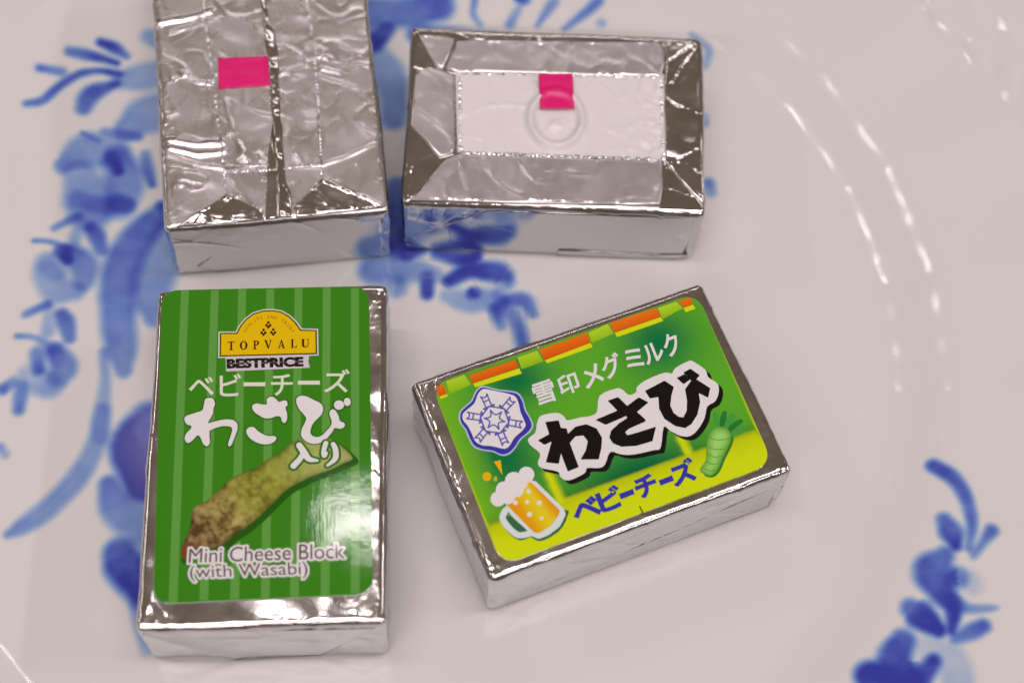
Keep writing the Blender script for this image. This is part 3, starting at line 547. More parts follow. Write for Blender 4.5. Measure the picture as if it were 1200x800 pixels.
def build_plate():
    nth = 1320
    rs = np.concatenate([[0.02], np.arange(.6, 20, .6), np.arange(20, 84, .3), np.arange(84, 114.5, .4)])
    th = np.linspace(0, 2 * math.pi, nth, endpoint=False)
    Rg, Tg = np.meshgrid(rs, th, indexing='ij')
    X = PC[0] + Rg * np.cos(Tg)
    Y = PC[1] + Rg * np.sin(Tg)
    Zt = plate_z(Rg.ravel(), Tg.ravel()).reshape(Rg.shape)
    Zt += .012 * noise2(X.ravel(), Y.ravel(), 14.0, 5).reshape(Rg.shape)
    V = np.stack([X, Y, Zt], -1).reshape(-1, 3)
    nr = len(rs)
    # rim edge, underside and foot, coarser in the radius
    prof = [(115.2, 6.6), (115.3, 6.0), (114.6, 5.2), (100, 4.0), (80, 2.4), (68, .2), (60, -2.6), (56, -2.8), (55, -5.0), (52.5, -5.0), (51.5, -3.2), (.02, -3.2)]
    VU = np.concatenate([np.stack([PC[0] + r * np.cos(th), PC[1] + r * np.sin(th), np.full(nth, z)], 1) for r, z in prof])
    V = np.concatenate([V, VU])
    rows = nr + len(prof)
    i = np.arange(rows - 1)[:, None] * nth
    j = np.arange(nth)[None, :]
    jn = (j + 1) % nth
    F = np.stack([i + j, i + nth + j, i + nth + jn, i + jn], -1).reshape(-1, 4)
    # brush-painted cobalt: how much pigment lies on each point
    x, y = V[:, 0], V[:, 1]
    pig = np.zeros(len(V))
    wob = noise2(x, y, 2.4, 3) * .12
    fine = noise2(x * .6 + y * .3, y * 1.4 - x * .5, .9, 12)
    wash = .5 + .5 * noise2(x, y, 2.2, 9)
    top = np.arange(len(V)) < nr * nth
    for k, (pts, ws, dens) in enumerate(PLATE_STROKES):
        P = np.array(catmull([(p[0], p[1], w) for p, w in zip(pts, ws)], 5)) if len(pts) > 1 else np.array([[*pts[0], ws[0]], [pts[0][0] + .05, pts[0][1], ws[0]]])
        mx = max(ws)
        box = top & (x > P[:, 0].min() - mx) & (x < P[:, 0].max() + mx) & (y > P[:, 1].min() - mx) & (y < P[:, 1].max() + mx)
        idx = np.nonzero(box)[0]
        if not len(idx):
            continue
        d, t = seg_dist(x[idx], y[idx], P[:, :2], True)
        w = np.interp(t, np.linspace(0, 1, len(P)), P[:, 2]) / 2
        e = np.clip((w - d + wob[idx]) / (1.0 + .42 * w) + .52, 0, 1)
        core = e * e * (3 - 2 * e)
        body = 1.0 + .10 * np.clip(d / np.maximum(w, .1), 0, 1) ** 2 - .32 * (t if k % 2 else 1 - t)
        streak = .84 + .32 * wash[idx] + .04 * fine[idx] 
        a = min(dens * 1.25, 1.2) * core * body * streak
        pig[idx] = 1 - (1 - pig[idx]) * (1 - np.clip(a, 0, 1) * .97)
    dk = np.clip(pig, 0, 1)[:, None]
    white = np.array([.80, .785, .775])
    c = white * np.exp(-np.concatenate([2.75 * dk + .2 * dk ** 3, 1.5 * dk + 1.25 * dk ** 3, .10 * dk + .55 * dk ** 3], 1))
    colors = np.concatenate([c, np.ones((len(V), 1))], 1)
    m, nt, b = new_mat('glazed_porcelain')
    a = nt.nodes.new('ShaderNodeVertexColor')
    a.layer_name = 'paint'
    nt.links.new(a.outputs['Color'], b.inputs['Base Color'])
    b.inputs['Roughness'].default_value = .10
    b.inputs['Specular IOR Level'].default_value = .5
    add_bump(nt, b, [(add_noise(nt, 60, 2), .5, .00007), (add_noise(nt, 400, 2), .4, .000006)])
    o = mesh_obj('porcelain_plate', V, F.tolist(), m, None, True, colors)
    tag(o, 'white porcelain plate with blue painted flowers and fluted rim under the cheese blocks', 'plate')

build_plate()

# ------------------------------------------------------------------ foil wrapped blocks
class Block:
    def __init__(s, key, seed, label, creases=(), top_mat='foil_gloss', amp=1.0, crum=0.0, edge=1.0):
        s.crum, s.edge = crum, edge
        s.key, s.seed, s.amp = key, seed, amp
        x, y, a, s.w, s.l, s.h = BLOCKS[key]
        s.slope = TOP_SLOPE[key]
        s.creases = list(creases)
        s.root = bpy.data.objects.new('cheese_block', None)
        s.root.empty_display_size = .01
        s.root.location = (x, y, 0)
        s.root.rotation_euler = (0, 0, a)
        col.objects.link(s.root)
        tag(s.root, label, 'cheese', 'foil wrapped cheese blocks on the plate')
        s.body(top_mat)

    def shear(s, V):
        V = np.array(V, float)
        V[:, 2] += (s.slope[0] * V[:, 0] + s.slope[1] * V[:, 1]) * np.clip(V[:, 2] / s.h, 0, 1.2)
        return V

    def relief(s, x, y):
        """height of the wrapped top above its plane (mm)"""
        k = s.seed
        ex = s.w / 2 - np.abs(x)
        ey = s.l / 2 - np.abs(y)
        e = np.minimum(ex, ey)
        z = s.amp * (.10 * noise2(x, y, 9, k) + .05 * noise2(x, y, 3.2, k + 1))
        # crumpled margin: short creases running in from the edge
        run = np.where(ex < ey, y, x)
        off = np.where(ex < ey, x, y)
        cr = crease(run * .55 + off * .5, off * .9, 2.0, k + 2) * .8 + crease(run * .8, off * .7, 1.1, k + 3) * .4
        gate = np.clip(noise2(run, off * .1, 7.0, k + 4) * 1.8 + .30, 0, 1)
        z += .20 * s.edge * (cr - .3) * gate * np.exp(-np.clip(e, 0, 9) / 1.1)
        z += s.crum * (.16 * crease(x + .4 * y, y, 6.5, k + 7) + .09 * crease(x, y * .7 - .3 * x, 3.0, k + 9) - .08)
        corner = np.exp(-np.hypot(ex, ey) / 1.8)
        z += .25 * corner * crease(x, y, 1.2, k + 6)
        for pts, h, w in s.creases:
            d = seg_dist(x, y, pts)
            z += h * np.clip(1 - d / w, 0, 1) ** 1.3 * (.8 + .4 * noise2(x, y, 1.4, k + 8))
        return z

    def body(s, top_mat, step=.22, rad=.75):
        w, l, h = s.w, s.l, s.h
        verts, faces, mi, keys = [], [], [], {}
        def axis(n):
            m = int(round(n / step))
            return np.linspace(-n / 2, n / 2, m + 1)
        ax, ay, az = axis(w), axis(l), axis(h) + h / 2
        def grid(us, vs, fn, mat):
            ids = np.empty((len(us), len(vs)), int)
            for i, u in enumerate(us):
                for j, v in enumerate(vs):
                    p = fn(u, v)
                    kk = (round(p[0], 4), round(p[1], 4), round(p[2], 4))
                    q = keys.get(kk)
                    if q is None:
                        q = keys[kk] = len(verts)
                        verts.append(p)
                    ids[i, j] = q
            for i in range(len(us) - 1):
                for j in range(len(vs) - 1):
                    faces.append((int(ids[i, j]), int(ids[i + 1, j]), int(ids[i + 1, j + 1]), int(ids[i, j + 1])))
                    mi.append(mat)
        grid(ax, ay, lambda u, v: (u, v, h), 0)
        grid(ax, az, lambda u, v: (u, -l / 2, v), 1)
        grid(ax[::-1], az, lambda u, v: (u, l / 2, v), 1)
        grid(ay, az, lambda u, v: (w / 2, u, v), 1)
        grid(ay[::-1], az, lambda u, v: (-w / 2, u, v), 1)
        # bottom: one coarse sheet below (kept closed by its own ring)
        V = np.array(verts)
        half = np.array([w / 2, l / 2, h / 2])
        q = V - [0, 0, h / 2]
        inner = np.clip(q, -(half - rad), half - rad)
        dv = q - inner
        dn = np.linalg.norm(dv, axis=1)
        n = np.where(dn[:, None] > 1e-6, dv / np.maximum(dn, 1e-6)[:, None], 0)
        P = inner + n * np.minimum(rad, np.maximum(dn, rad))[:, None]
        k = s.seed
        top_w = np.clip(n[:, 2], 0, 1) ** .7
        rz = s.relief(V[:, 0], V[:, 1])
        P[:, 2] += rz * top_w
        # sides: soft dents, creased upper edge, slightly bulging cheese
        side = np.clip(1 - np.abs(n[:, 2]), 0, 1)
        al = np.where(np.abs(n[:, 0]) > np.abs(n[:, 1]), V[:, 1], V[:, 0]) + 40 * np.sign(n[:, 0]) + 90 * np.sign(n[:, 1])
        zz = V[:, 2]
        d = .16 * noise2(al, zz, 8, k + 11) + .03 * noise2(al, zz, 2.6, k + 12) + .12 * crease(al * .8 + zz * .6, zz * .7, 6.0, k + 16) + .05 * crease(al, zz - al * .4, 2.6, k + 17)
        d += .10 * ridged(al, zz * .4, 1.6, k + 13) * np.exp(-(h - zz) / 1.2) * np.clip(noise2(al, zz * 0, 5, k + 14) + .5, 0, 1)
        d += .14 * ridged(al * .6, zz, 1.3, k + 15) * np.exp(-zz / .9)
        d += -.25 * np.exp(-zz / 1.0)
        P[:, :2] += n[:, :2] * (d * side)[:, None]
        # whole edges wander a little
        P[:, 0] += .16 * noise2(V[:, 1], zz * .3, 13, k + 21) + .10 * noise2(V[:, 0], V[:, 1], 16, k + 22)
        P[:, 1] += .16 * noise2(V[:, 0], zz * .3, 13, k + 23)
        P[:, 2] += h / 2
        zb = [i for i in range(len(V)) if V[i, 2] < 1e-6]
        P = list(P)
        c = len(P)
        ring = sorted(zb, key=lambda i: math.atan2(V[i, 1], V[i, 0]))
        P.append(np.array([0, 0, .05]))
        for a, bb in zip(ring, ring[1:] + ring[:1]):
            faces.append((bb, a, c))
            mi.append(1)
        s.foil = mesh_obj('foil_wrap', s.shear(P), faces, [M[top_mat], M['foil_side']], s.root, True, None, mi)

    # thin sheet lying on the top
    def sheet(s, name, poly, mat, z, thick=.1, step=.4, fn=None, parent=None, amp=1.0, smooth=True):
        V2, F = fill([poly], step)
        x, y = V2[:, 0], V2[:, 1]
        zt = s.h + z + amp * s.relief(x, y)
        if fn is not None:
            zt = zt + fn(x, y)
        return s._solid(name, np.stack([x, y, zt], 1), F, mat, thick, parent, smooth=smooth)

    def _solid(s, name, V, F, mat, thick, parent=None, down=(0, 0, -1), smooth=True):
        cnt = {}
        for f in F:
            for a, b2 in zip(f, f[1:] + f[:1]):
                cnt[(a, b2)] = cnt.get((a, b2), 0) + 1
        edge = [(a, b2) for (a, b2) in cnt if (b2, a) not in cnt]
        V = [np.array(v) for v in V]
        low = {}
        F = list(F)
        for a, b2 in edge:
            for q in (a, b2):
                if q not in low:
                    low[q] = len(V)
                    V.append(V[q] + np.array(down, float) * thick)
        for a, b2 in edge:
            F.append([b2, a, low[a], low[b2]])
        return mesh_obj(name, s.shear(V), F, mat, parent or s.root, smooth)

    # row of little crimped teeth along a line
    def beads(s, name, line, mat, z, size, pitch, height=.14):
        C = np.array(catmull(line, 8))
        L = np.concatenate([[0], np.cumsum(np.linalg.norm(np.diff(C, axis=0), axis=1))])
        n = max(2, int(L[-1] / pitch))
        rnd = random.Random(int(L[-1] * 100) + s.seed)
        V, F = [], []
        for i in range(n):
            if rnd.random() < .2:
                continue
            q = (i + .5 + rnd.uniform(-.35, .35)) * L[-1] / n
            c = np.array([np.interp(q, L, C[:, 0]), np.interp(q, L, C[:, 1])])
            t = np.array([np.interp(q + .1, L, C[:, 0]), np.interp(q + .1, L, C[:, 1])]) - np.array([np.interp(q - .1, L, C[:, 0]), np.interp(q - .1, L, C[:, 1])])
            t /= max(np.linalg.norm(t), 1e-9)
            u = np.array([-t[1], t[0]])
            a, b2 = size * rnd.uniform(.4, 1.2), pitch * rnd.uniform(.30, .46)
            o = len(V)
            sk = rnd.uniform(-.5, .5) * b2
            for du, dt in ((-1, -1), (1, -1), (1, 1), (-1, 1)):
                p = c + u * du * a * .5 + t * (dt * b2 + du * sk)
                V.append((p[0], p[1], 0.0))
            p = c + u * rnd.uniform(-.25, .25) * a + t * rnd.uniform(-.3, .3) * b2
            V.append((p[0], p[1], height * rnd.uniform(.5, 1.3)))
            F += [[o + 1, o + 0, o + 4][::-1], [o + 2, o + 1, o + 4][::-1], [o + 3, o + 2, o + 4][::-1], [o, o + 3, o + 4][::-1]]
        V = np.array(V)
        V[:, 2] += s.h + z + s.relief(V[:, 0], V[:, 1])
        return mesh_obj(name, s.shear(V), F, mat, s.root, False)

    # sheet on an upright side; u along the side, v upward
    def side_sheet(s, name, poly, mat, which='front', lift=.12, thick=.25, fn=None):
        V2, F = fill([poly], .45)
        u, v = V2[:, 0], V2[:, 1]
        out = lift + .05 * noise2(u, v, 4, s.seed + 31) + (fn(u, v) if fn else 0)
        if which == 'front':
            V = np.stack([u, -s.l / 2 - out, v], 1); down = (0, 1, 0)
        elif which == 'left':
            V = np.stack([-s.w / 2 - out, -u, v], 1); down = (1, 0, 0)
        else:
            V = np.stack([s.w / 2 + out, u, v], 1); down = (-1, 0, 0)
        return s._solid(name, V, F, mat, thick, None, down)

    # flat print on the label
    LABEL_Z = .22
    def art(s, name, polys, mat, layer, step=None, color=None, parent=None):
        V2, F = fill(polys, step)
        z = np.full(len(V2), s.h + s.LABEL_Z + layer * .012)
        C = None
        if color is not None:
            rgb = color(V2[:, 0], V2[:, 1])
            C = np.concatenate([rgb, np.ones((len(rgb), 1))], 1)
        return mesh_obj(name, s.shear(np.stack([V2[:, 0], V2[:, 1], z], 1)), F, mat, parent or s.label, False, C)

    def strokes(s, name, lines, width, mat, layer, n=3):
        Vs, Fs, k = [], [], 0
        for i, p in enumerate(lines):
            V2, F = fill([stroke_poly(p, width, n)])
            z = np.full(len(V2), s.h + s.LABEL_Z + layer * .012 + i * .0002)
            Vs.append(np.stack([V2[:, 0], V2[:, 1], z], 1))
            Fs += [[j + k for j in f] for f in F]
            k += len(V2)
        return mesh_obj(name, s.shear(np.concatenate(Vs)), Fs, mat, s.label, False)

    def art_mesh(s, name, V2, F, mat, layer, parent=None):
        z = np.full(len(V2), s.h + s.LABEL_Z + layer * .012)
        return mesh_obj(name, s.shear(np.stack([V2[:, 0], V2[:, 1], z], 1)), F, mat, parent or s.label, False)

# ------------------------------------------------------------------ glyphs
_cache = {}
def glyph(text, weight=0.0, spacing=1.0):
    """filled outline of a text, scaled to the unit box of its unthickened form"""
    key = (text, weight, spacing)
    if key in _cache:
        return _cache[key]
    def raw(off):
        cu = bpy.data.curves.new('glyph', 'FONT')
        cu.body = text
        cu.fill_mode = 'FRONT'
        cu.offset = off
        cu.space_character = spacing
        cu.resolution_u = 4
        ob = bpy.data.objects.new('glyph', cu)
        col.objects.link(ob)
        dg = bpy.context.evaluated_depsgraph_get()
        me = bpy.data.meshes.new_from_object(ob.evaluated_get(dg))
        V = np.array([v.co[:2] for v in me.vertices]).reshape(-1, 2)
        F = [list(p.vertices) for p in me.polygons]
        bpy.data.objects.remove(ob)
        bpy.data.curves.remove(cu)
        bpy.data.meshes.remove(me)
        return V, F
    V0, F0 = raw(0)
    lo, hi = V0.min(0), V0.max(0)
    if weight:
        V0, F0 = raw(weight)
    _cache[key] = ((V0 - lo) / (hi - lo), F0)
    return _cache[key]

def fit(uv, quad):
    """unit box -> quad given as top-left, top-right, bottom-right, bottom-left"""
    tl, tr, br, bl = (np.array(p, float) for p in quad)
    u, v = uv[:, :1], 1 - uv[:, 1:2]
    return (1 - u) * (1 - v) * tl + u * (1 - v) * tr + u * v * br + (1 - u) * v * bl

def glyphs(items, weight=0.0):
    Vs, Fs, n = [], [], 0
    for ch, quad in items:
        V, F = glyph(ch, weight)
        V = fit(V, quad)
        for f in F:
            a, b2, c = V[f[0]], V[f[1]], V[f[2]]
            Fs.append([i + n for i in f])
        Vs.append(V)
        n += len(V)
    return np.concatenate(Vs), Fs

def halo(V, F, d):
    """outlines of a filled shape, pushed outward"""
    nxt = {}
    E = {(a, b2) for f in F for a, b2 in zip(f, f[1:] + f[:1])}
    for a, b2 in E:
        if (b2, a) not in E:
            nxt[a] = b2
    loops = []
    while nxt:
        a0, cur = nxt.popitem()
        loop = [a0]
        while cur != a0 and cur in nxt:
            loop.append(cur)
            cur = nxt.pop(cur)
        P = [tuple(V[i]) for i in loop]
        if len(P) < 3 or area2(P) == 0:
            continue
        loops.append(P)
    big = max(loops, key=lambda p: abs(area2(p)))
    sg = 1 if area2(big) > 0 else -1
    out = []
    for P in loops:
        if area2(P) * sg < 0:
            continue
        dense = []
        for p, q in zip(P, P[1:] + P[:1]):
            p, q = np.array(p), np.array(q)
            m = max(1, int(np.linalg.norm(q - p) / .25))
            dense += [tuple(p + (q - p) * k / m) for k in range(m)]
        out.append(dense)
    res = []
    t = np.linspace(0, 2 * math.pi, 9, endpoint=False)
    for P in out:
        res.append(P)
        for p in P:
            res.append([(p[0] + d * math.cos(u), p[1] + d * math.sin(u)) for u in t])
    return res

def lerp_color(t, *stops):
    C = np.array([c[:3] for c in stops])
    t = np.clip(t, 0, 1) * (len(stops) - 1)
    i = np.clip(t.astype(int), 0, len(stops) - 2)
    f = (t - i)[:, None]
    return C[i] * (1 - f) + C[i + 1] * f

# serif capitals drawn in a unit box
SERIF = {
    'T': [[(0, 1), (1, 1), (1, .74), (.93, .74), (.86, .92), (.64, .92), (.64, .08), (.8, .05), (.8, 0), (.2, 0), (.2, .05), (.36, .08), (.36, .92), (.14, .92), (.07, .74), (0, .74)]],
    'P': [[(0, 1), (.6, 1), (.88, .93), (1, .75), (.92, .55), (.66, .44), (.42, .44), (.42, .08), (.6, .05), (.6, 0), (0, 0), (0, .05), (.14, .08), (.14, .92), (0, .95)]],
    'V': [[(0, 1), (.44, 1), (.44, .95), (.34, .92), (.58, .3), (.78, .92), (.66, .95), (.66, 1), (1, 1), (1, .95), (.9, .92), (.56, 0), (.46, 0), (.08, .92), (0, .95)]],
    'A': [[(.46, 1), (.56, 1), (.92, .08), (1, .05), (1, 0), (.58, 0), (.58, .05), (.68, .08), (.61, .28), (.3, .28), (.22, .08), (.34, .05), (.34, 0), (0, 0), (0, .05), (.1, .08)]],
    'L': [[(0, 1), (.6, 1), (.6, .95), (.44, .92), (.44, .07), (.78, .07), (.92, .28), (1, .28), (1, 0), (0, 0), (0, .05), (.14, .08), (.14, .92), (0, .95)]],
    'U': [[(0, 1), (.5, 1), (.5, .95), (.38, .92), (.38, .3), (.46, .12), (.62, .09), (.76, .16), (.82, .3), (.82, .92), (.7, .95), (.7, 1), (1, 1), (1, .95), (.92, .92), (.92, .3), (.82, .08), (.58, 0), (.3, .03), (.14, .14), (.1, .3), (.1, .92), (0, .95)]],
}

# ================================================================== block with the green striped label
def build_green_label_block():
    a = ART_C
    B = Block('C', 11, 'foil wrapped block with a plain green striped label and a wasabi root photo', amp=1.1, edge=.9)
    lab = round_poly(a['label'], 2.3)
    green, stripe = ink(44, 112, 14), ink(84, 140, 54)
    B.label = B.sheet('label', lab, INK('label_green', 56, 120, 22), B.LABEL_Z, .2, 1.2, None, None, 0.0, False)
    def clip_stripe(q):
        P = np.array(q)
        return [tuple(p) for p in P]
    for q in a['stripes']:
        q = np.array(q)
        # stop each stripe where the label ends
        ctr = lambda t: q[0] * (1 - t) * .5 + q[1] * (1 - t) * .5 + q[2] * t * .5 + q[3] * t * .5
        ts = np.linspace(-.04, 1.04, 300)
        L = q[0] + np.outer(ts, q[3] - q[0])
        Rr = q[1] + np.outer(ts, q[2] - q[1])
        ok = inside(lab, L[:, 0], L[:, 1]) & inside(lab, Rr[:, 0], Rr[:, 1])
        i0, i1 = np.nonzero(ok)[0][[0, -1]]
        B.art('stripe', [[tuple(L[i0]), tuple(Rr[i0]), tuple(Rr[i1]), tuple(L[i1])]], INK('stripe_green', 92, 144, 60), 1)
    # wasabi root photo
    root = smooth_poly(a['root'], 4)
    sh = [tuple(np.array(p) + (.35, -.45)) for p in grow_poly(a['root'], .25)]
    B.art('root_shadow', [smooth_poly(sh, 4)], INK('root_shadow', 34, 84, 14), 2)
    ax = a['rootaxis']
    def root_color(x, y):
        d, t = seg_dist(x, y, catmull(ax, 6), True)
        c = lerp_color(t, ink(122, 74, 44), ink(134, 106, 66), ink(146, 126, 66), ink(136, 128, 46), ink(142, 138, 50), ink(154, 154, 74), ink(168, 168, 96), ink(172, 166, 98))
        kn = noise2(x, y, 1.5, 41) + .8 * noise2(x, y, .7, 42) + .4 * noise2(x, y, .3, 44)
        al, ac = x * .83 + y * .56, -x * .56 + y * .83
        rings = ridged(al, ac * .4, 1.1, 43)
        fib = noise2(al * .35, ac, .35, 45)
        low = np.clip(1.25 - t * 1.45, .06, 1)
        dark = np.clip(kn * 1.3 + (rings - .55) * 1.1 + fib * .5 + .05, 0, 1) * low
        c = c * (1 - .8 * dark[:, None]) + np.array(ink(74, 44, 22)[:3]) * (.6 * dark[:, None])
        lt = np.clip(-kn * 1.1 + fib * .4 - .05, 0, 1) * low
        c = c + lt[:, None] * np.array([.24, .21, .09])
        e = seg_dist(x, y, list(root) + [root[0]])
        c = c * (1 - .55 * np.exp(-e / .35))[:, None]
        fade = np.clip((.07 - t) / .07, 0, 1)[:, None]
        return c * (1 - fade) + np.array(ink(120, 62, 30)[:3]) * fade
    B.art('root_photo', [root], INK('root_photo'), 3, .16, root_color)
    # badge
    badge = a['badge']
    B.art('badge_border', [grow_poly(badge, .36)], INK('badge_white', 190, 195, 175), 4)
    B.art('badge_line', [grow_poly(badge, .17)], INK('badge_dark', 78, 38, 16), 5)
    B.art('badge_field', [badge], INK('badge_yellow', 226, 172, 6), 6)
    V, F = glyphs(a['motto'], .012)
    B.art_mesh('motto_lettering', V, F, INK('motto_brown', 176, 96, 8), 7)
    B.art('emblem', [smooth_poly(p, 3) for p in a['leaves']], INK('emblem_brown', 70, 26, 18), 7)
    polys = []
    for ch, quad in zip('TOPVALU', a['topv']):
        if ch == 'O':
            continue
        for p in SERIF[ch]:
            polys.append([tuple(v) for v in fit(np.array(p), quad)])
    B.art('brand_lettering', polys, INK('brand_brown', 74, 26, 14), 7)
    t = np.linspace(0, 2 * math.pi, 28, endpoint=False)
    ring_o = np.stack([.5 + .5 * np.cos(t), .5 + .5 * np.sin(t)], 1)
    ring_i = np.stack([.5 + .22 * np.cos(t), .5 + .42 * np.sin(t)], 1)
    VO = fit(np.concatenate([ring_o, ring_i]), a['topv'][1])
    B.art_mesh('brand_lettering', VO, [[i, (i + 1) % 28, 28 + (i + 1) % 28, 28 + i] for i in range(28)], M['brand_brown'], 7)
    # the bowl of the P
    pb = np.array([(.42, .92), (.6, .90), (.68, .75), (.6, .56), (.42, .53)])
    B.art('letter_counter', [[tuple(v) for v in fit(pb, a['topv'][2])]], M['badge_yellow'], 8)
    pa = np.array([(.49, .72), (.6, .36), (.34, .36)])
    B.art('letter_counter', [[tuple(v) for v in fit(pa, a['topv'][4])]], M['badge_yellow'], 8)
    # strip below the badge
    B.art('strip_plate', [a['strip']], INK('strip_grey', 202, 184, 186), 7)
    V, F = glyph('BESTPRICE', .06, 1.0)
    B.art_mesh('strip_lettering', fit(V, a['strip_text']), F, INK('strip_black', 34, 22, 24), 8)
    q = [np.array(p) for p in a['strip_text']]
    for k in (.5,):
        p0, p1 = q[0] * (1 - k) + q[3] * k, q[1] * (1 - k) + q[2] * k
        B.art('strip_inline', [stroke_poly([tuple(p0), tuple(p1)], .045, 2)], INK('strip_line', 150, 132, 136), 9)
    V, F = glyphs(a['kata'], .012)
    B.art_mesh('kana_lettering', V, F, INK('kana_cream', 214, 210, 184), 5)
    B.art('brush_shade', [smooth_poly(grow_poly(p, .13), 4) for p in a['brush']], INK('brush_green', 34, 90, 12), 5)
    B.art('brush_lettering', [smooth_poly(p, 4) for p in a['brush']], INK('print_white', 236, 220, 216), 6)
    B.art('small_brush_outline', [stroke_poly(p, [w + .55 for w in ws]) for p, ws in a['iri']], INK('outline_green', 52, 104, 22), 7)
    B.art('small_brush_lettering', [stroke_poly(p, ws) for p, ws in a['iri']], M['print_white'], 8)
    for name, key, txt in (('english_lettering', 'mini', 'Mini Cheese Block'), ('english_lettering', 'with', '(with Wasabi)')):
        V, F = glyph(txt)
        B.art('lettering_halo', halo(fit(V, a[key]), F, .27), INK('halo_pink', 226, 206, 204), 8 if key == 'mini' else 9)
        V, F = glyph(txt)
        B.art_mesh(name, fit(V, a[key]), F, INK('english_brown', 92, 68, 72), 10)
    # envelope folds on the near end
    h = B.h
    B.side_sheet('end_flap', [(-13.9, 11.2), (13.2, 11.2), (6.2, .5), (-4.2, .5)], M['foil_side'], 'front', .05, .03, lambda u, v: .42 * np.exp(-seg_dist(u, v, [(-13.9, 11.2), (-4.2, .5)]) / 1.6) * np.clip((11.2 - v) / 4, 0, 1))
    return B

# ================================================================== block with the lime label, beer mug and snowflake
def build_lime_label_block():
    a = ART_D
    B = Block('D', 23, 'foil wrapped block with a bright lime label showing a beer mug and snowflake badge', amp=.8, edge=.8)
    B.LABEL_Z = .22
    lab = round_poly(a['label'], 2.6)
    yb = np.array(a['ybound'])
    yd = (yb[1] - yb[0]) / np.linalg.norm(yb[1] - yb[0])
    yn = np.array([-yd[1], yd[0]])
    ed = np.array(a['edge'])
    edn = (ed[1] - ed[0]) / np.linalg.norm(ed[1] - ed[0])
    lime, green, dark, yel, yel2 = (np.array(ink(*c)[:3]) for c in ((112, 168, 28), (88, 158, 34), (6, 104, 56), (200, 206, 14), (186, 190, 12)))
    def field(x, y):
        n = len(x)
        mix = np.zeros(n)
        for c, sx, sy in a['dark']:
            mix = np.maximum(mix, np.exp(-((x - c[0]) / sx / 1.15) ** 2 - ((y - c[1]) / sy / 1.15) ** 2))
        c = green * (1 - mix[:, None]) + dark * mix[:, None]
        xl = (x + 17.8) / 4
        k = np.clip(1 - xl, 0, 1)[:, None]
        c = c * (1 - k) + lime * k
        s = (x - yb[0][0]) * yn[0] + (y - yb[0][1]) * yn[1]
        c = c * (1 - .35 * np.exp(-np.clip(s, 0, 9) / .8) * (s > 0))[:, None]
        e = np.clip(.5 - s / .35, 0, 1)[:, None]
        w = yel2 + (yel - yel2) * np.clip(-s / 3, 0, 1)[:, None]
        w = w * (1 - .18 * np.exp(-np.clip(-s, 0, 9) / .5))[:, None]
        c = c * (1 - e) + w * e
        for p, r in a['ystrips_w']:
            d = seg_dist(x, y, p)
            g = np.clip((r - d) / .3 + .5, 0, 1)[:, None]
            c = c * (1 - g) + yel * g * .95
        return c
    a['ystrips_w'] = [(p, .55) for p in a['ystrips']]
    B.label = B.sheet('label', lab, INK('label_edge', 186, 190, 12), B.LABEL_Z, .2, 1.2, None, None, 0.0, False)
    B.art('label_field', [grow_poly(lab, -.02)], INK('lime_field'), 1, .4, field)
    labp = lab
    def clipped(polys, layer, name, mat, step=None, color=None):
        for p in polys:
            P = np.array(p)
            # keep the bars on the label: pull stray corners to its upper edge
            yt = np.interp(P[:, 0], [a['label'][0][0], a['label'][1][0]], [a['label'][0][1], a['label'][1][1]])
            P[:, 1] = np.minimum(P[:, 1], yt - .06)
            P[:, 0] = np.clip(P[:, 0], -17.1, 17.3)
            B.art(name, [[tuple(v) for v in P]], mat, layer, step, color)
    def orange_c(x, y):
        v = (12.4 - y) / 2.2
        return lerp_color(np.clip(v, 0, 1), ink(236, 112, 30), ink(232, 92, 12), ink(200, 70, 8))
    def lime_c(x, y):
        v = (12.4 - y) / 2.8
        return lerp_color(np.clip(v, 0, 1), ink(176, 196, 44), ink(150, 182, 26), ink(100, 150, 24))
    clipped(a['lime'], 2, 'border_bar', INK('bar_lime'), .6, lime_c)
    clipped(a['yellow'], 3, 'border_line', INK('bar_yellow', 206, 206, 18))
    clipped(a['orange'], 4, 'border_bar', INK('bar_orange'), .6, orange_c)
    # snowflake badge
    B.art('badge_rim', [smooth_poly(a['logo_rim'], 4)], INK('badge_rim', 176, 178, 204), 2)
    B.art('badge_outline', [smooth_poly(a['logo_blue'], 4)], INK('badge_blue', 58, 52, 142), 3)
    B.art('badge_field', [smooth_poly(a['logo_white'], 4)], INK('badge_white2', 230, 216, 216), 4)
    B.strokes('snowflake', a['flake'], a['flake_w'], INK('flake_blue', 96, 86, 158), 5)
    V, F = glyphs(a['brand'], .022)
    B.art_mesh('brand_lettering', V, F, INK('brand_white', 222, 224, 204), 5)
    # title
    B.art('title_shadow', [smooth_poly(a['shadow'], 3)], INK('title_black', 20, 16, 16), 6)
    B.art('title_halo', [smooth_poly(a['halo'], 3)], INK('title_white', 236, 218, 216), 7)
    B.art('title_lettering', [round_poly(p, .10, 4) for p in a['title']], M['title_black'], 8)
    V, F = glyphs(a['kata'], .045)
    B.art_mesh('kana_lettering', V, F, INK('kana_blue', 52, 50, 150), 5)
    # beer mug
    B.art('mug_shade', [smooth_poly(a['mug_shadow'], 3)], INK('mug_shade', 56, 96, 60), 2)
    B.art('mug_handle', [stroke_poly(a['mug_handle'], a['mug_handle_w'])], INK('mug_glass', 206, 214, 218), 3)
    B.art('mug_glass', [round_poly(a['mug_glass'], .25, 4)], M['mug_glass'], 4)
    ma = np.array(a['mug_beer_axis'])
    md = ma[1] - ma[0]
    def beer(x, y):
        t = ((x - ma[0][0]) * md[0] + (y - ma[0][1]) * md[1]) / (md @ md)
        return lerp_color(t, ink(236, 134, 14), ink(232, 146, 16), ink(236, 180, 22), ink(232, 190, 34), ink(226, 140, 22))
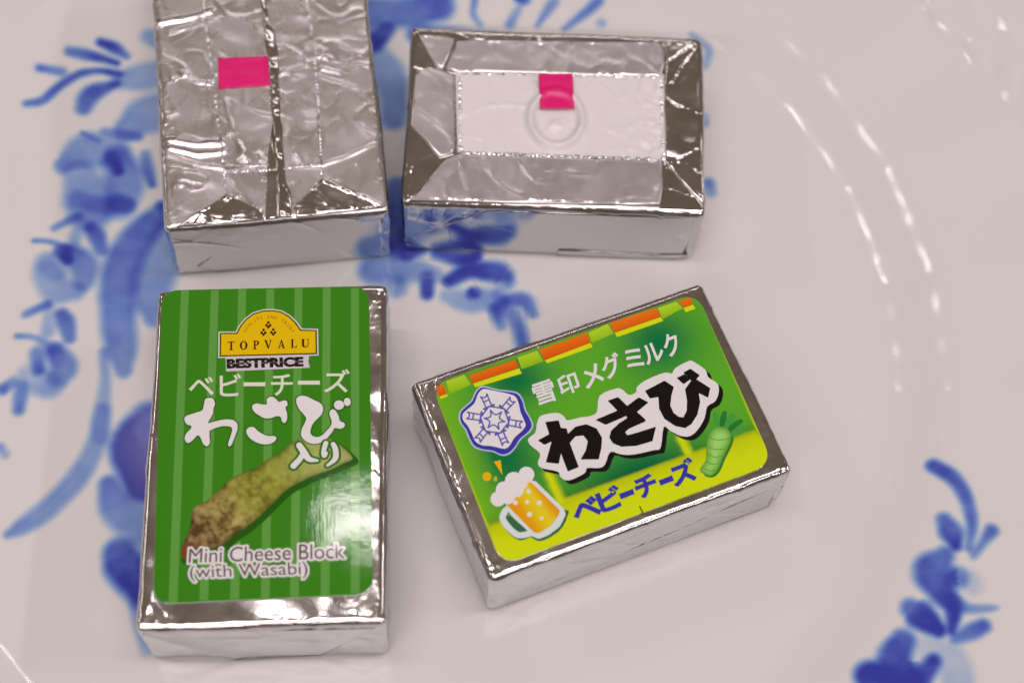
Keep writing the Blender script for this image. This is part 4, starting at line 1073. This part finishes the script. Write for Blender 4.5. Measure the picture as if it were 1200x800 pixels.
    B.art('beer', [round_poly(a['mug_beer'], .12, 4)], INK('beer'), 5, .4, beer)
    B.art('beer_foam', a['foam'], INK('foam', 232, 214, 208), 6)
    B.art('bubble', a['bubbles'], INK('bubble', 244, 222, 190), 6)
    B.art('spark', [a['marks'][0], a['marks'][1]], INK('spark', 226, 164, 20), 3)
    B.art('spark', a['mark2'], INK('spark_pale', 170, 170, 50), 3)
    # small wasabi root
    B.art('root_shadow', [smooth_poly(a['wroot_sh'], 4)], INK('root_shade2', 50, 110, 40), 2)
    for i, (p, ws) in enumerate(a['wleaves']):
        B.art('root_leaf', [stroke_poly(p, ws)], INK('leaf_a', 36, 112, 46) if i % 2 else INK('leaf_b', 66, 144, 58), 3 + .1 * i)
    wr = smooth_poly(a['wroot'], 4)
    xs = np.array(wr)[:, 0]
    def wc(x, y):
        e = seg_dist(x, y, list(wr) + [wr[0]])
        t = np.clip(e / 1.0, 0, 1) + .12 * noise2(x, y, .6, 62)
        return lerp_color(t, ink(92, 146, 52), ink(132, 180, 76), ink(152, 196, 98))
    B.art('root_drawing', [wr], INK('root_drawing'), 4, .22, wc)
    B.strokes('root_ring', a['wrings'], a['wrings_w'], INK('ring_green', 98, 146, 58), 5)
    B.art('print_tick', [stroke_poly(p, .14, 2) for p in a['tick']], M['title_black'], 5)
    B.side_sheet('end_flap', [(-17.5, 2.0), (4, 5.0), (18.6, 8.2), (18.6, .5), (-17.5, .5)], M['foil_side'], 'front', .03, .16)
    B.side_sheet('end_flap', [(-12.6, 11.4), (12.6, 11.4), (4, .8), (-4, .8)], M['foil_side'], 'left', .10, .35)
    return B

# ================================================================== block lying seam side up
def strip_along(pts, d0, d1, seed=1):
    C = np.array(catmull(pts, 7))
    u = np.linspace(0, 1, len(C))
    d1 = (d1 * np.interp(u, [0, .15, .35, .6, .8, 1], [.25, .35, .9, 1.0, .75, 1.25]) * (1 + .35 * noise2(u * 18, u * 0, 1.0, seed)))[:, None]
    C = C + .12 * np.stack([noise2(u * 22, u * 0, 1.0, seed + 1), u * 0], 1)
    T = np.gradient(C, axis=0)
    T /= np.linalg.norm(T, axis=1)[:, None]
    N = np.stack([-T[:, 1], T[:, 0]], 1)
    return [tuple(p) for p in C + N * d0] + [tuple(p) for p in (C + N * d1)[::-1]]

def serrate(pts, amp, pitch):
    """zigzag along a polyline"""
    C = np.array(pts, float)
    out = []
    k = 0
    for a, b2 in zip(C[:-1], C[1:]):
        L = np.linalg.norm(b2 - a)
        t = (b2 - a) / L
        n = np.array([-t[1], t[0]])
        m = max(1, int(L / pitch))
        for i in range(m):
            out.append(tuple(a + t * L * i / m + n * amp * (1 if k % 2 else -1) * (.6 + .8 * ((k * 37) % 11) / 11)))
            k += 1
    out.append(tuple(C[-1]))
    return out

def build_seam_side_block():
    a = ART_A
    cr = [(c, .30 if i in (0, 2, 3) else .16, .55 if i in (0, 2, 3) else .4) for i, c in enumerate(a['creases'])]
    B = Block('A', 37, 'foil wrapped block lying seam side up with pink tape beside its long centre seam', cr, 'foil_matte', .9, .45, .9)
    hw, hl = B.w / 2, B.l / 2
    seam, ll, rl = a['seam'], a['lline'], a['rline']
    ll = [[ll[0][0], hl - .6]] + ll[1:]
    rl = [[rl[0][0], hl - .6]] + rl[1:]
    seam = [[seam[0][0] + .1, hl - .5]] + [list(p) for p in seam[1:]]
    seam[-1][1] = -hl + .2
    # two strips of the overlap with pinked edges, either side of the seam
    left = serrate(catmull(ll[:-1], 3), .10, .45) + [tuple(p) for p in catmull(seam[:-1], 3)[::-1]]
    B.sheet('overlap_strip', left, M['foil_matte'], .20, .26, .3, lambda x, y: .06 * noise2(x, y, 2.4, 71))
    right = serrate(catmull(rl[:-1], 3), .10, .45) + [tuple(np.array(p) + (.0, 0)) for p in catmull(seam[:-1], 3)[::-1]]
    B.sheet('overlap_strip', right, M['foil_matte'], .21, .26, .3, lambda x, y: .06 * noise2(x, y, 2.4, 72))
    # the seam itself, folded over to one side
    def slope(x, y):
        d = seg_dist(x, y, catmull(seam, 4))
        return .30 * np.clip(1 - d / 1.3, 0, 1) ** 1.5 + .16 * noise2(x * .6, y * .5, 1.1, 73) + .05 * noise2(x, y, .6, 76)
    B.sheet('seam_flap', strip_along(seam, -.05, 1.25, 79), M['foil_gloss'], .30, .35, .25, slope)
    B.sheet('seam_flap', [tuple(np.array(seam[-3]) + (-.1, 0)), tuple(np.array(seam[-2]) + (-1.3, .3)), tuple(np.array(seam[-1]) + (-1.9, 0)), tuple(np.array(seam[-1]) + (-.1, 0)), tuple(np.array(seam[-2]) + (-.1, 0))], M['foil_gloss'], .28, .3, .3)
    # end folds
    B.sheet('end_fold', [tuple(p) for p in a['ltri']], M['foil_gloss'], .32, .3, .3, lambda x, y: .10 * noise2(x, y, 3, 74))
    B.sheet('end_fold', [tuple(p) for p in a['rtri']], M['foil_gloss'], .32, .3, .3, lambda x, y: .10 * noise2(x, y, 3, 75))
    for p in a['serr']:
        B.beads('pinked_edge', p, M['foil_matte'], .34, .5, .26, .06)
    for p in (ll[1:], rl[1:]):
        B.beads('pinked_edge', p, M['foil_matte'], .23, .40, .36, .05)
    B.sheet('tear_tape', [tuple(p) for p in a['tape']], M['pink_tape'], .30, .08, .4, lambda x, y: .05 * noise2(x, y, 2.4, 71))
    B.side_sheet('end_flap', [(-11.5, 2.2), (-3.4, 11.4), (13.4, 11.4), (13.4, .4), (-9.0, .4)], M['foil_side'], 'front', .10, .3)
    return B

# ================================================================== block lying with its white paper panel up
def build_paper_panel_block():
    a = ART_B
    fc = [(c, .16, .35) for c in a['fcreases']]
    B = Block('B', 53, 'foil wrapped block lying upside down with a white paper panel and pink pull tab', fc, 'foil_gloss', .6, .45, .7)
    ring = np.array(a['ring'][0])
    rr = abs(a['ringpt'][0][0] - ring[0]), abs(a['ringpt'][1][1] - ring[1])
    rad = .5 * (rr[0] + rr[1])
    def panel_relief(x, y):
        d = np.hypot((x - ring[0]) / rr[0], (y - ring[1]) / rr[1])
        z = .75 * np.exp(-((d - .92) / .15) ** 2) - .06 * np.exp(-(d / .75) ** 4) + .34 * np.exp(-((x - ring[0] - .1) / .9) ** 2 - ((y - ring[1] + .9) / .7) ** 2)
        for i, c in enumerate(a['pcreases']):
            q = seg_dist(x, y, c)
            z = z + (.30 if i < 2 else .17) * np.clip(1 - q / (.5 if i < 2 else .8), 0, 1) ** 1.5 * (.6 + .9 * noise2(x, y, 1.3, 83 + i))
        ex = np.clip((x - a['panel'][1][0] + 5) / 4, 0, 1)
        z = z + .30 * ex * noise2(x, y, 1.3, 81) + .22 * ex * crease(x, y, 1.6, 88) + .08 * noise2(x, y, 4, 82) + .14 * crease(x, y, 5.0, 89)
        return z
    B.sheet('paper_panel', [tuple(p) for p in a['panel']], M['white_paper'], .26, .4, .22, panel_relief)
    def with_serration(poly, i0, i1, amp, pitch):
        P = [tuple(p) for p in poly]
        return P[:i0] + serrate(P[i0:i1 + 1], amp, pitch)[:-1] + P[i1:]
    satin = M['foil_satin']
    B.sheet('foil_flap', with_serration(a['left_flap'], 3, 5, .08, .5), satin, .30, .35, .35, lambda x, y: .05 * noise2(x, y, 2, 83))
    B.sheet('foil_flap', with_serration(a['top_flap'], 3, 6, .12, .5), satin, .38, .4, .35, lambda x, y: .05 * noise2(x, y, 2, 84))
    B.sheet('foil_flap', with_serration(a['bottom_flap'], 0, 1, .17, .24), satin, .36, .4, .35, lambda x, y: .05 * noise2(x, y, 2, 85))
    B.sheet('foil_flap', [tuple(p) for p in a['top_tri']], satin, .30, .35, .35)
    B.sheet('foil_flap', [tuple(p) for p in a['right_flap']], M['foil_gloss'], .26, .35, .3, lambda x, y: .10 * noise2(x, y, 2.4, 86))
    pin = a['panel_in']
    for p in ((pin[0], pin[3]), (pin[1], pin[2])):
        B.beads('pinked_edge', [tuple(p[0]), tuple(p[1])], M['foil_matte'], .38, .5, .36, .07)
    B.beads('pinked_edge', [tuple(pin[3]), tuple(pin[2])], M['foil_matte'], .42, .45, .26, .07)
    B.beads('pinked_edge', [tuple(pin[0]), tuple(pin[1])], M['foil_matte'], .42, .35, .7, .07)
    B.sheet('tear_tape', [tuple(p) for p in a['tab']], M['pink_tape'], .37, .06, .3, lambda x, y: .48 + .35 * panel_relief(x, y))
    B.side_sheet('end_flap', [(-19.0, 3.6), (-8.6, 11.5), (18.4, 11.5), (18.4, .4), (-18.6, .4)], M['foil_side'], 'front', .10, .3)
    B.side_sheet('end_flap', [(1.0, .25), (1.2, 1.6), (8, 1.5), (14, 1.3), (18.6, 1.7), (17.2, .25)], M['foil_side'], 'front', .24, .25)
    return B

build_seam_side_block()
build_paper_panel_block()
build_green_label_block()
build_lime_label_block()
